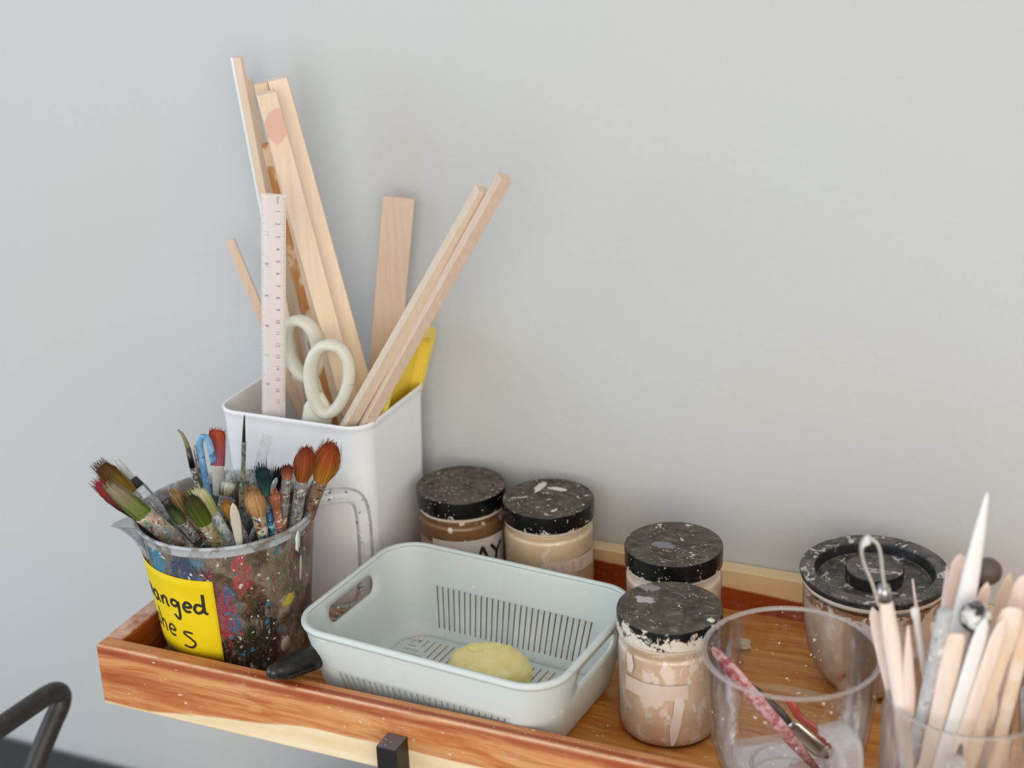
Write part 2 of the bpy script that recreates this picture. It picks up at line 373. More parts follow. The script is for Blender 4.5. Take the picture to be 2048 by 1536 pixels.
# ---------------------------------------------------------------- trolley with the wooden tray
T, Wd, L, ZF, HB = 1.36, 27.35, 88.0, -3.37, 4.96
cart = thing('tray_trolley', 'long orange-brown acacia tray on black square metal posts against the wall', 'trolley', (0, 0, -80))
MB().box((0, 0, -HB), (L, T, 0)).build('front_board', WF, cart, smooth=False, bevel=0.22)
MB().box((T, Wd-T, -HB), (L-T, Wd, 0)).build('back_board', WB, cart, smooth=False, bevel=0.08)
MB().box((0, T, -HB), (T, Wd, 0)).build('end_board', WE, cart, smooth=False, bevel=0.1)
MB().box((L-T, T, -HB), (L, Wd, 0)).build('end_board', WE, cart, smooth=False, bevel=0.1)
MB().box((T, T, ZF-1.0), (L-T, Wd-T, ZF)).build('tray_floor', WFL, cart, smooth=False)
for px in (23.6, L-23.6-1.5):
    MB().box((px, -1.75, -80), (px+1.5, -0.02, -1.8)).build('post', BLACK, cart, smooth=False, bevel=0.1)
    MB().box((px, 4.0, -80), (px+1.5, 5.6, -HB)).build('post', BLACK, cart, smooth=False, bevel=0.1)
    MB().box((px, -1.6, -HB-1.6), (px+1.5, 24, -HB-0.02)).build('cross_bar', BLACK, cart, smooth=False, bevel=0.1)
MB().box((3, 1.0, -36), (L-8, 22, -34.6)).build('lower_shelf', WFL, cart, smooth=False, bevel=0.1)
bag = thing('cardboard_box', 'brown cardboard box corner showing just under the tray beside the black post', 'box', (13, 11, -34.6))
MB().box((4.6, 4, -34.55), (23.0, 20, -22.6)).build('carton', pale_wood('cardboard', '9a8470', 'ad9a86'), bag, smooth=False, bevel=0.1)

# bent black tube and the dark bench edge, lower left
ch = thing('metal_frame', 'bent black metal tube rising into the lower left corner, in front of the wall', 'frame', (-14, 3, -80))
arm = [(-16.5, -25, -12), (-14.4, -6, -12), (-13.2, 6.0, -12), (-12.95, 8.3, -12.05), (-12.82, 9.2, -12.35), (-12.8, 9.5, -12.95), (-12.85, 9.1, -13.8), (-13.0, 7.9, -15.0), (-13.29, 5.16, -18.0), (-14.3, -4.5, -29.0)]
arm = smooth_line(arm, 4)
MB().sweep(arm, [(0.85, 0.85)]*len(arm), (1, 0, 0), 16).build('tube', BLACK2, ch)
a2 = [(-14.3, -4.5, -29.0), (-14.6, -8, -80)]
MB().sweep(a2, [(0.85, 0.85)]*2, (1, 0, 0), 16).build('leg', BLACK2, ch)
a3 = [(-16.5, -25, -12), (-16.5, -25, -80)]
MB().sweep(a3, [(0.85, 0.85)]*2, (1, 0, 0), 16).build('leg', BLACK2, ch)
bn = thing('bench', 'dark low bench along the wall, only its edge showing at the lower left', 'bench', (-60, 20, -80))
MB().box((-150, 14, -37.5), (-12, 27, -33.9)).build('seat', plain('dark_slate', '23262c', 0.3), bn, smooth=False, bevel=0.6)
for x in (-145, -30): MB().box((x, 16, -80), (x+4, 25, -37.5)).build('leg', BLACK2, bn, smooth=False)

# ---------------------------------------------------------------- white bin
BX0, BY0, BX1, BY1, BH = 1.64, 15.03, 14.75, 26.1, 12.7
bn_ = thing('storage_bin', 'tall white square plastic bin full of wooden sticks, back left of the tray', 'bin', (8.2, 20.6, ZF))
def brings(specs):
    return [[(x, y, z) for x, y in rrect(BX0+i, BY0+i, BX1-i, BY1-i, max(r, 0.3), 8)] for i, r, z in specs]
tp = 0.6
loft(brings([(tp+0.25, 1.3, ZF), (tp, 1.5, ZF+0.3), (0.12, 1.75, BH-0.9), (0.1, 1.78, BH-0.5), (0.0, 1.85, BH-0.35), (-0.03, 1.88, BH-0.12), (0.04, 1.82, BH), (0.17, 1.7, BH-0.02), (0.25, 1.62, BH-0.4), (tp+0.2, 1.3, ZF+0.4)])).build('body', BIN, bn_, auto=0.9)
# printed strip on its front
def onbin(s, z): return (s, BY0+0.1+tp*(BH-z)/(BH-ZF)-0.015, z)
lb = MB(); lb.add([onbin(9.8, 6.6), onbin(11.0, 6.6), onbin(11.0, -2), onbin(9.8, -2)], [(0, 1, 2, 3)]).build('sticker', PAPER, bn_, smooth=False)
rl = random.Random(3); lines = []
for i in range(22):
    z = 4.4-0.29*i; x = 9.95
    while x < 10.85:
        w_ = rl.uniform(0.06, 0.3); lines.append([(x, z), (min(x+w_, 10.88), z)]); x += w_+rl.uniform(0.05, 0.15)
def onbin2(s, z): p = onbin(s, z); return (p[0], p[1]-0.015, p[2])
ribbon(lines, onbin2, 0.07).build('print', plain('grey_print', '8a8084', 0.6), bn_, smooth=False, weld=False, label='small grey printed lines')
ribbon([[(10.0, 4.62), (10.75, 4.62)]], onbin2, 0.24).build('black_bar', INK, bn_, smooth=False, label='black printed bar')
ribbon([[(10.05, 6.1), (10.6, 6.1), (10.6, 5.65), (10.05, 5.65), (10.05, 6.1)]], onbin2, 0.14).build('red_mark', plain('red_print', '9c2630', 0.6), bn_, smooth=False, label='small red printed square')

# ---------------------------------------------------------------- sticks in the bin
def stick(name, label, cat, Tp, Bp, w, t, mat, side=SIDE, group=None, bev=0.04):
    Tp, Bp = Vector(Tp), Vector(Bp); o = thing(name, label, cat, Bp, group); o.name = name
    MB().beam(Bp, Tp, w, t, side).build('stick', mat, o, smooth=False, bevel=bev); return o
def single(name, label, cat, b, mat, base, group=None, **kw):
    o = b.build(name, mat, None, base=base, **kw); return tag(o, label, cat, group)
GS = 'wooden sticks standing in the white bin'
def bar(name, label, cat, Tp, Bp, w, t, mat, side=SIDE, bev=0.04):
    return single(name, label, cat, MB().beam(Bp, Tp, w, t, side), mat, Bp, GS, smooth=False, bevel=bev)
# the tallest: a board with a white-painted edge
tb = thing('edged_board', 'tallest thin board in the bin, its narrow left edge white with tiny print', 'board', (4.89, 24.88, ZF), GS)
sd1 = Vector((0.75, -0.1, 0.2))
A_, B_ = Vector((4.95, 24.88, -2.9)), Vector((1.55, 23.28, 38.05))
MB().beam(A_, B_, 0.75, 0.35, sd1).build('board', PINE2, tb, smooth=False)
ax = (B_-A_).normalized(); s_ = (sd1-ax*sd1.dot(ax)).normalized()
MB().beam(A_-s_*0.48, B_-s_*0.48, 0.2, 0.36, sd1).build('painted_edge', WHITEW, tb, smooth=False, label='white painted edge with print')
bar('wooden_board', 'second tallest pale board, just right of the white-edged board', 'board', (0.55, 25.6, 36.0), (5.75, 24.9, -2.9), 0.95, 0.4, PINE2)
bar('brown_batten', 'stained brown batten with bare patches, topping out behind the ruler', 'batten', (5.35, 20.6, 32.3), (8.7, 23.9, -2.9), 1.1, 0.6, BROWNW)
g = G('pine_with_bare_patch'); q_ = Vector((7.07, 18.1, 36.58)); o_ = Vector((12.75, 21.91, -2.9)); pc = q_.lerp(o_, 0.058)-o_
w = g.warp(g.cm, 0.8, 0.9); pm = g.blob(w, tuple(pc), 0.95, (1, 1, 0.62), 0.08)
c = g.ramp(g.noise(g.vm('MULTIPLY', g.cm, (3.5, 3.5, 0.12)), 1, 4), [(0.3, 'e6ccb0'), (0.7, 'eedac4')])
bar('square_batten', 'square pine batten with a pink patch near its top, left of the clean pine beam', 'batten', (7.07, 18.1, 36.58), (12.75, 21.91, -2.9), 1.4, 1.1, g.done(g.bsdf(g.mix(pm, c, 'dfb4a2'), 0.6, 0.3)), Vector((0.8, 0.6, 0)))
bar('thin_batten', 'thin pine batten whose top peeks out behind the pink-patched batten', 'batten', (5.52, 20.0, 36.86), (10.3, 23.63, -2.9), 1.0, 0.7, PINE2)
bar('pine_beam', 'clean pine beam with no patch, rightmost of the tall sticks leaning left', 'beam', (6.95, 20.0, 37.25), (13.3, 23.72, -2.9), 1.4, 1.1, PINE, Vector((0.85, 0.5, 0)))
bar('short_lath', 'short tan lath leaning far left, alone at the left of the ruler', 'lath', (-1.22, 23.81, 23.4), (7.8, 24.6, -2.9), 0.75, 0.4, pale_wood('tan_lath', 'd9bca4', 'e0c8b2'))
bar('flat_board', 'flat pinkish board with a square top standing upright at the right of the bin', 'board', (13.45, 25.26, 27.59), (8.86, 24.6, -2.9), 2.4, 0.5, PINKW)
bar('square_rod', 'shorter of two square rods leaning right over the bin rim', 'rod', (24.9, 15.79, 31.34), (2.95, 16.96, -2.9), 0.85, 0.8, BASSW, Vector((0.6, 0.75, -0.4)))
bar('square_rod', 'longer of two square rods leaning right, its tip highest and furthest right', 'rod', (26.77, 15.3, 32.41), (4.2, 17.9, -2.9), 0.85, 0.8, PINKW, Vector((0.6, 0.75, -0.4)))

# ruler
RT, RB = Vector((9.57, 14.0, 30.37)), Vector((3.6, 18.28, -1.6))
ru = thing('ruler', 'pale ruler with centimetre and inch scales standing at the front of the bin', 'ruler', RB)
ra = (RB-RT).normalized(); rs = (SIDE-ra*SIDE.dot(ra)).normalized(); rn = ra.cross(rs)
if rn.y > 0: rn = -rn
rb_ = MB(); q = []
for P in (RT, RB):
    for s, t in ((-0.88, 0.05), (-0.5, 0.16), (0.5, 0.16), (0.88, 0.05), (0.88, -0.05), (-0.88, -0.05)): q.append(P + rs*s + rn*t)
rb_.add(q, [(5,4,3,2,1,0), (6,7,8,9,10,11)] + [(i, (i+1) % 6, (i+1) % 6+6, i+6) for i in range(6)])
g = G('frosted_ruler')
trn = g.n('ShaderNodeBsdfTransparent'); RUL = g.done(g.mixs(0.8, trn.outputs[0], g.bsdf('f2eae8', 0.25, 0.6)))
rb_.build('blade', RUL, ru, smooth=False)
def onr(s, d): return RT + rs*s + ra*d + rn*(0.17 if abs(s) < 0.5 else 0.16-(abs(s)-0.5)*0.29+0.01)
tk = []
for i in range(171): tk.append([(0.86, 0.25+i*0.1), (0.86-(0.22 if i % 10 == 0 else 0.16 if i % 5 == 0 else 0.1), 0.25+i*0.1)])
for i in range(112):
    tk.append([(-0.86, 0.4+i*0.15875), (-0.86+(0.24 if i % 16 == 12 else 0.16 if i % 4 == 0 else 0.1), 0.4+i*0.15875)])
ribbon(tk, lambda s, d: onr(s, d), 0.028).build('scale_marks', plain('ruler_print', '8c8482', 0.6), ru, smooth=False, weld=False)
def text_mesh(name, body, size, fn, mat, parent):
    """body set in the built-in face, laid on the surface given by fn(x, y)"""
    cu = bpy.data.curves.new('t', 'FONT'); cu.body = body; cu.size = size; cu.align_x = 'CENTER'; cu.align_y = 'CENTER'; cu.resolution_u = 2
    to = bpy.data.objects.new('t', cu); COL.objects.link(to)
    me = bpy.data.meshes.new_from_object(to.evaluated_get(bpy.context.evaluated_depsgraph_get()))
    vs_ = [fn(v.co.x, v.co.y) for v in me.vertices]; fs = [list(p.vertices) for p in me.polygons]
    bpy.data.objects.remove(to); bpy.data.curves.remove(cu); bpy.data.meshes.remove(me)
    return vs_, fs
nb = MB()
for i in range(1, 18):
    nb.add(*text_mesh('n', str(i), 0.42, lambda x, y, i=i: onr(0.32+y, 0.25+i*1.0+x), None, None))
nb.add(*text_mesh('n', '0mm', 0.3, lambda x, y: onr(0.32+y, 0.4+x), None, None))
for k, i in enumerate((11, 10, 9, 8, 7, 6)):
    nb.add(*text_mesh('n', str(i), 0.42, lambda x, y, k=k: onr(-0.45-y, 3.05+k*2.54-x), None, None))
nb.build('numerals', plain('ruler_numerals', '7d7674', 0.6), ru, smooth=False, weld=False)

# scissors, handles up
sc = thing('scissors', 'cream-handled scissors standing handles up between ruler and sticks', 'scissors', (7.9, 17.6, ZF))
def loop(cx, y, cz, rx, rz, tilt, r, yaw_=0.0, n=40, thick=0.9):
    P = []
    for k in range(n+1):
        a = 2*PI*k/n; x = rx*math.cos(a)*(1+0.18*math.sin(a)); z = rz*math.sin(a)
        X = x*math.cos(tilt)-z*math.sin(tilt); Z = x*math.sin(tilt)+z*math.cos(tilt)
        P.append((cx+X*math.cos(yaw_), y+X*math.sin(yaw_), cz+Z))
    return P
P = loop(11.35, 16.45, 15.75, 1.45, 2.75, -0.16, 0.4, 0.25)
MB().sweep(P, [(0.62 if 8 < k < 32 else 0.5, 0.46) for k in range(len(P))], (0.3, 1, 0), 12, cap=False).build('handle', CREAM, sc)
P = loop(8.25, 18.1, 17.2, 1.2, 2.3, 0.1, 0.4, 0.25)
MB().sweep(P, [(0.62, 0.44) for k in range(len(P))], (0.3, 1, 0), 12, cap=False).build('handle', CREAM, sc)
MB().sweep([(10.3, 16.4, 14.6), (10.25, 16.35, 13.4), (9.85, 16.5, 11.9), (9.2, 16.9, 8.5), (8.7, 17.2, 6)], [(0.4, 0.3), (1.1, 0.4), (1.15, 0.4), (0.7, 0.3), (0.3, 0.15)], SIDE, 12).build('shank', CREAM, sc)
MB().sweep([(8.9, 17.9, 15.4), (9.4, 17.7, 13.0), (9.2, 17.6, 10), (8.8, 17.6, 6)], [(0.5, 0.33), (0.7, 0.33), (0.6, 0.3), (0.3, 0.15)], SIDE, 12).build('shank', CREAM, sc)
MB().sweep([(8.75, 17.3, 6.5), (8.1, 17.7, 0), (7.8, 17.8, ZF+0.5)], [(0.8, 0.1), (0.6, 0.1), (0.05, 0.08)], SIDE, 8).build('blade', STEEL, sc)

# yellow dish standing on edge
yt = thing('yellow_dish', 'yellow plastic dish with rounded raised rim standing on edge at right of the bin', 'dish', (10, 21.1, ZF))
def dish_pt(x, z, d):     # plane leaning right inside the bin
    o = Vector((9.65, 21.1, -2.6)); ez = Vector((0.295, 0, 0.955)); ex = Vector((0, 1, 0))
    return o + ex*x + ez*z + ex.cross(ez)*(d-0.9)
def dish_ring(i, d, r): return [dish_pt(x, z, d) for x, z in rrect(-2.2+i, 0+i, 4.65-i, 21.3-i, r, 8)]
MBd = loft([dish_ring(0.5, 0.0, 1.6), dish_ring(0.0, 0.5, 1.9), dish_ring(-0.1, 1.0, 2.0), dish_ring(0.2, 1.08, 1.8), dish_ring(0.7, 1.0, 1.5), dish_ring(0.85, 0.4, 1.4), dish_ring(1.1, 0.2, 1.2)])
MBd.build('dish', YEL, yt, auto=0.8)

# ---------------------------------------------------------------- brush cup
CX_, CY_, CH = 7.13, 7.6, 8.6
RC = lambda z: 6.41-(8.6-z)*0.106
cup = thing('measuring_jug', 'paint-splattered clear plastic jug crammed with brushes, yellow note on its front', 'jug', (CX_, CY_, ZF))
g = G('paint_caked_plastic'); v = g.vm('ADD', g.cm, (0, 0, ZF)); w = g.warp(v, 0.9, 1.3); vs3 = g.vm('MULTIPLY', w, (1, 1, 0.45))
c = g.ramp(g.noise(vs3, 0.9, 6, 0.7), [(0.3, '3a3026'), (0.45, '645a4c'), (0.6, '857a6a'), (0.75, '9c9484')])
c = g.mix(g.step(g.noise(w, 0.42, 3), 0.5, 0.62), c, g.ramp(g.noise(w, 2.5, 4), [(0.3, '3a2a1e'), (0.7, '5e4230')]))
cols = [('2f6f90', (1.8, 4.6, 7.0), 1.3, (1.2, 1, 0.7)), ('3b86a4', (8.6, 2.0, 5.2), 1.0, (1.7, 1, 0.42)), ('2a5a86', (10.2, 2.6, 3.4), 0.8, (1.4, 1, 0.5)), ('2f7898', (5.0, 1.7, 7.0), 0.8, (1, 1, 0.8)), ('34405c', (7.4, 1.4, 6.6), 1.0, (1, 1, 0.9)),
        ('3c3460', (2.8, 2.0, 6.6), 1.0, (1.3, 1, 0.6)), ('8a3444', (9.6, 2.4, 3.2), 1.0, (1.4, 1, 0.5)), ('a44044', (11.0, 3.2, 6.2), 0.8, (1.4, 1, 0.5)), ('8c2c34', (9.4, 2.9, 1.0), 1.0, (1.4, 1, 0.7)), ('5c2c38', (9.0, 2.2, 6.2), 0.8, (1.6, 1, 0.7)),
        ('1f3d1c', (10.9, 3.7, 0.4), 1.1, (1, 1, 1)), ('241a12', (10.4, 3.1, -2.0), 2.9, (1, 1, 1)), ('2a221a', (11.6, 4.2, 0.8), 1.2, (1.4, 1, 0.45)), ('c6b23a', (12.7, 6.1, 2.8), 0.5, (1, 1, 1)), ('9fb0c4', (1.7, 3.4, 7.2), 1.4, (1, 1, 0.8))]
for k, p, r, s in cols: c = g.mix(g.ma('MULTIPLY', g.blob(w, (p[0]-CX_, p[1]-CY_, p[2]), r*1.15, s, 0.22), g.step(g.noise(g.vm('ADD', g.vm('MULTIPLY', v, (1, 1, 0.35)), (r*31, r*17, 0)), 2.0, 6, 0.75), 0.4, 0.52)), c, k)
for k, sc_, th in (('c9c2b8', 1.3, 0.17), ('9a3a44', 1.0, 0.16), ('2d6e8c', 0.8, 0.17), ('b8b8b0', 2.3, 0.09), ('46663a', 0.9, 0.13)):
    c = g.mix(g.step(g.vor(g.vm('ADD', g.warp(v, 1.6, 0.9), (sc_*30, 0, 0)), sc_), th, th*0.7), c, k)
grn = g.noise(v, 9, 3, 0.7); c = g.mix(g.ma('MULTIPLY', g.step(grn, 0.5, 0.75), 0.3), c, 'b8b2a8')
c = g.mix(g.ma('MULTIPLY', g.step(g.noise(v, 6, 2), 0.55, 0.7), 0.35), c, '2a241e')
CAKE = g.done(g.bsdf(c, 0.38, 0.5, bump=g.noise(w, 2, 4), bstr=0.3, bdist=0.0008))
g2prof = [(0.01, ZF+0.05), (RC(ZF)-0.35, ZF+0.02), (RC(ZF), ZF+0.35)] + [(RC(z), z) for z in (-1, 1, 3, 5, 7)] + [(RC(7.8), 7.8)]
inner = [(RC(7.8)-0.16, 7.8)] + [(RC(z)-0.16, z) for z in (5, 1, ZF+0.5)] + [(0.01, ZF+0.45)]
MB().lathe(g2prof+inner, (CX_, CY_), 72).build('body', CAKE, cup, auto=0.9)
CLEARP = thin_glass('paint_flecked_clear_plastic', haze=0.16, edge=0.6, specks=[('3f6f94', 1.5, 0.2), ('e8e6e0', 2.0, 0.22), ('4a4238', 1.7, 0.16)])
g = G('rim_plastic'); RIMP = g.done(g.mixs(0.78, g.n('ShaderNodeBsdfTransparent').outputs[0], g.bsdf(g.mix(g.step(g.noise(g.warp(g.cm, 1, 1), 0.9, 4), 0.42, 0.6), 'c4cad2', '8f8a80'), 0.2, 0.7)))
MB().lathe([(RC(7.8), 7.78), (RC(8.3)+0.02, 8.3), (RC(8.5)+0.16, 8.42), (RC(8.6)+0.18, 8.55), (RC(8.6)+0.05, 8.64), (RC(8.6)-0.12, 8.58), (RC(8.3)-0.15, 8.3), (RC(7.8)-0.16, 7.78)], (CX_, CY_), 72).build('rim', RIMP, cup, label='clear rim')
# pouring spout (left) and loop handle (right)
sp = MB(); rows = []
for z, out in ((6.6, 0.0), (7.5, 0.35), (8.2, 0.9), (8.7, 1.6)):
    row = []
    for k in range(13):
        a = math.radians(222+(k-6)*3.6); r = RC(z)+0.04+out*math.exp(-((k-6)/1.9)**2); row.append((CX_+r*math.cos(a), CY_+r*math.sin(a), z))
    rows.append(row)
sp.add([p for r in rows for p in r], [[i*13+k, i*13+k+1, (i+1)*13+k+1, (i+1)*13+k] for i in range(3) for k in range(12)])
sp.build('spout', thin_glass('clear_spout', haze=0.08, edge=0.5), cup, solid=0.1)
hd = Vector((0.78, 0.62, 0)).normalized()
hp = [(6.1, 8.0), (7.2, 8.2), (8.7, 8.2), (9.5, 7.8), (9.85, 6.9), (9.95, 5.0), (9.85, 2.0), (9.5, -0.3), (8.8, -1.2), (7.4, -1.4), (5.5, -1.2)]
hp = smooth_line(hp, 4)
HP = [Vector((CX_, CY_, 0)) + hd*p[0] + Vector((0, 0, p[1])) for p in hp]
MB().sweep(HP, [(0.55, 0.6)]*len(HP), (-hd.y, hd.x, 0), 14).build('handle', CLEARP, cup, label='clear loop handle flecked with paint')
# yellow sticky note with handwriting
rad = math.radians
def cupmap(lift): return on_round(CX_, CY_, RC, lift)
R0 = 5.9
def nt(lift):
    def f(deg, z): r = RC(z)+lift; return (CX_+r*math.cos(rad(deg)), CY_+r*math.sin(rad(deg)), z)
    return f
nv, nf = [], []
NA, NZ = 30, 10
for j in range(NZ+1):
    for i in range(NA+1):
        deg = -150+(-67.6+150)*i/NA; z = -0.9+(5.9+0.9)*j/NZ + 0.9*(1-i/NA)*0.25
        nv.append(nt(0.05+0.05*(abs(j-NZ/2)/NZ)*0)(deg, z))
for j in range(NZ):
    for i in range(NA): nf.append([j*(NA+1)+i, j*(NA+1)+i+1, (j+1)*(NA+1)+i+1, (j+1)*(NA+1)+i])
note = tag(mesh('sticky_note', nv, nf, STICKY, None, base=(4.5, 2.5, 2), solid=0.02, offset=1), 'yellow sticky note with black handwriting stuck on the paint-splattered jug', 'note')
def pen(lines, x0, z0, sx, sz, fn, wdt): # glyph points to (degrees, z)
    return [[(x0+x*sx, z0+y*sz-0.017*(x*sx)*0) for x, y in smooth_line([Vector(p) for p in l], 4)] for l in lines]
GLY = {
 'm': ([[(0,1),(0,0)],[(0,.6),(.25,1),(.4,.8),(.4,0)],[(.4,.6),(.65,1),(.8,.8),(.8,0)]], .95),
 'a': ([[(.6,.85),(.25,.95),(0,.5),(.2,0),(.5,.25),(.62,.9),(.62,.3),(.8,0)]], .95),
 'n': ([[(0,.9),(.05,0)],[(.03,.5),(.3,.95),(.5,.8),(.52,.3),(.65,0)]], .8),
 'g': ([[(.55,.85),(.2,.95),(0,.6),(.2,.3),(.5,.5),(.6,.9),(.6,.1),(.55,-.7),(.4,-.95),(.1,-.55)]], .85),
 'e': ([[(.05,.5),(.5,.55),(.5,.85),(.25,1),(0,.5),(.15,.05),(.5,.1)]], .65),
 'd': ([[(.55,.8),(.2,.9),(0,.45),(.15,.05),(.45,.2),(.62,.6),(.66,2.0),(.64,.3),(.85,0)]], .95),
 's': ([[(.5,.95),(.15,.9),(.1,.65),(.45,.4),(.45,.1),(0,0)]], .62),
 'h': ([[(0,1.9),(.08,0)],[(.06,.5),(.3,.95),(.48,.75),(.5,0)]], .7),
 'S': ([[(.9,1.5),(.5,1.55),(.35,1.3),(.75,.85),(.95,.4),(.7,-.1),(.2,-.05)]], 1.0)}
def word(txt, deg0, z0, s, sz=1.0, slope=0.0):
    out = []; x = 0
    for ch_ in txt:
        L_, adv = GLY[ch_]
        for l in L_: out.append([(deg0+(x+p[0])*s, z0+p[1]*sz+(x+p[0])*slope) for p in smooth_line([Vector(q) for q in l], 4)])
        x += adv+0.12
    return out
def deg_ribbon(lines, lift, w_, name, mat, parent, label=None):
    f = nt(lift); L2 = [[(p[0]*0.1, p[1]) for p in l] for l in lines]
    return ribbon(L2, lambda s, z: f(s*10, z), w_).build(name, mat, parent, smooth=False, weld=False, label=label)
deg_ribbon(word('manged', -137.0, 3.15, 11.2, 0.82), 0.09, 0.23, 'handwriting', INK, note)
deg_ribbon(word('she', -133.5, 0.75, 13.6, 0.95, -0.06)+word('S', -101.5, 0.15, 14.5, 0.78), 0.09, 0.19, 'handwriting', INKB, note)
# white dabs and a clay chip on the jug
def dab(name, deg, z, wd_, hh, parent, mat, lift=0.03, seed=0):
    f = nt(lift); r_ = random.Random(seed); n = 16
    P = [f(deg, z)] + [f(deg+wd_*math.cos(2*PI*k/n)*r_.uniform(0.7, 1.15), z+hh*math.sin(2*PI*k/n)*r_.uniform(0.7, 1.15)) for k in range(n)]
    return mesh(name, P, [[0, 1+k, 1+(k+1) % n] for k in range(n)], mat, parent, solid=0.05, offset=1)
CLAYW = plain('dried_clay', 'd4cbc0', 0.8); WPAINT = plain('white_paint', 'dfe6e8', 0.5)
dab('clay_dab', -18.5, -0.7, 5, 0.75, cup, plain('grey_clay', 'a99c90', 0.8), seed=3, lift=0.05)
dab('paint_dab', -6, 7.2, 2.6, 0.95, cup, WPAINT, seed=5)
dab('paint_dab', -2, 4.8, 1.6, 1.1, cup, plain('grey_paint', 'b4aca4', 0.5), seed=6)
ml = []
for z in (5.3, 4.6, 3.9, 3.2): ml += [[(-38, z), (-34, z)]]
deg_ribbon(ml, 0.03, 0.08, 'scale_marks', plain('red_scale', '9a3c44', 0.6), cup, 'faint red measuring marks')

# ---------------------------------------------------------------- brushes
def bristle(parent, base, tip, ax, r0, r1, flat, c0, c1, bulge=1.0, jag=0.12, n=150, seed=0, splay=0.0):
    """solid core plus individual hairs, dyed from c0 (ferrule end) to c1 (tip)"""
    rd = random.Random(seed); L_ = (tip-base).length; sd = (SIDE-ax*SIDE.dot(ax)).normalized(); nn = ax.cross(sd)
    V, F, C = [], [], []
    def prof(t):
        r = r0+(r1-r0)*t
        if bulge: r *= 1+bulge*0.45*math.sin(PI*min(t*1.15, 1))
        k_ = 0.88 if splay else 0.72
        if t > k_: r *= math.sqrt(max(0.0, 1-((t-k_)/(1.06-k_))**2))
        return r
    N, Mr = 20, 9
    for i in range(Mr+1):
        t = i/Mr*0.93
        for k in range(N):
            a = 2*PI*k/N; r = prof(t)*0.86*(1+0.09*math.sin(a*7+seed)+0.05*rd.uniform(-1, 1))
            V.append(base+ax*(t*L_)+sd*(r*math.cos(a))+nn*(r*flat*math.sin(a))); m_ = rd.uniform(-0.1, 0.1); C.append((t, m_))
    for i in range(Mr):
        for k in range(N): F.append((i*N+k, i*N+(k+1) % N, (i+1)*N+(k+1) % N, (i+1)*N+k))
    F.append(tuple(Mr*N+k for k in range(N)))
    for h in range(n):
        a = rd.uniform(0, 2*PI); q = math.sqrt(rd.random())*1.0; q = max(q, 0.55) if h % 3 else q
        k0 = len(V); tend = rd.uniform(0.86, 1.0+jag*0.6); wv = rd.uniform(0.018, 0.034); m_ = rd.uniform(-0.22, 0.22); aw = a+PI/2
        tx = sd*math.cos(aw)+nn*math.sin(aw); js = rd.uniform(-0.1, 0.1)+splay*q
        for i in range(5):
            t = i/4*tend; r = prof(min(t, 0.86))*q*1.02*(1+js*t)
            cpt = base+ax*(t*L_)+sd*(r*math.cos(a))+nn*(r*flat*math.sin(a)); ww = wv*(1.15-0.6*i/4)
            V += [cpt-tx*ww, cpt+tx*ww]; C += [(min(t, 1), m_)]*2
            if i: F.append((k0+2*i-2, k0+2*i-1, k0+2*i+1, k0+2*i))
    o = mesh('bristles', V, F, BRIS, parent)
    A, B = lin(c0), lin(c1); at_ = o.data.color_attributes.new('Col', 'FLOAT_COLOR', 'POINT')
    for i, (t, m_) in enumerate(C):
        e = 1/(1+math.exp(-(t+m_-0.5)*7)); k = 1+m_*1.1
        at_.data[i].color = tuple(max(0, (A[j]*(1-e)+B[j]*e)*k) for j in range(3))+(1,)
    return o
GB = 'brushes and tools standing in the paint jug'
def brush(name, label, Tp, Bp, rb, flat, Lb, Lf, rf, rh, c0, c1, fer, han, bulge=0.6, jag=0.12, rtip=None, n=150, cat='paintbrush', splay=0.0, ffl=None, bend=0.0):
    Tp, Bp = Vector(Tp), Vector(Bp); ax = (Tp-Bp).normalized(); o = thing(name, label, cat, Bp, GB); sd = SIDE
    J = Tp-ax*Lb; K = J-ax*Lf; ffl = flat if ffl is None else ffl
    q = [Bp, Bp.lerp(K, 0.35), Bp.lerp(K, 0.8), K, K+ax*0.1]
    MB().sweep(q, [(rh*0.45, rh*0.45), (rh*0.8, rh*0.8), (rh, rh), (rf*0.86, rf*0.86), (rf*0.8, rf*0.8)], sd, 14).build('handle', han, o)
    fs_ = [K, K+ax*0.08, K.lerp(J, 0.3), K.lerp(J, 0.33), K.lerp(J, 0.36), J-ax*0.05, J]
    fl2 = lambda t: 1+(ffl-1)*t
    MB().sweep(fs_, [(rf*0.86, rf*0.86), (rf*0.92, rf*0.92), (rf*0.93, rf*0.9), (rf*0.97, rf*0.93*fl2(0.3)), (rf*0.93, rf*0.9*fl2(0.4)), (max(rf, rb*0.9), rf*ffl), (max(rf, rb*0.9)*0.97, rf*ffl*0.96)], sd, 18).build('ferrule', fer, o)
    bristle(o, J-ax*0.05, Tp, ax, rb, rb if rtip is None else rtip, flat, c0, c1, bulge, jag, n, seed=int(abs(Tp.x)*97) % 1000, splay=splay)
    return o
brush('paintbrush', 'large brown-black brush leaning furthest left, highest of the left cluster', (-1.3, 4.7, 12.0), (10.6, 7.94, -2.9), 0.72, 0.7, 3.1, 2.8, 0.6, 0.45, '9a7a20', '40220f', S_SIL, S_BROWN, 0.5, 0.2)
brush('paintbrush', 'crimson-tipped brush leaning left just below the brown-black one', (-0.2, 2.9, 11.6), (9.8, 9.6, -2.9), 0.5, 0.7, 3.4, 2.4, 0.5, 0.4, '3c2a20', '8e2c2c', S_DARK, S_RUST, 0.7, 0.15, rtip=0.62)
brush('paintbrush', 'olive green brush with wide clear ferrule lying over the jug rim at left', (1.35, 2.2, 11.9), (9.6, 10.2, -2.9), 0.78, 0.75, 3.5, 3.6, 0.78, 0.55, '6e7c38', '8a8068', S_PINK, S_PINK, 0.25, 0.1, rtip=0.62)
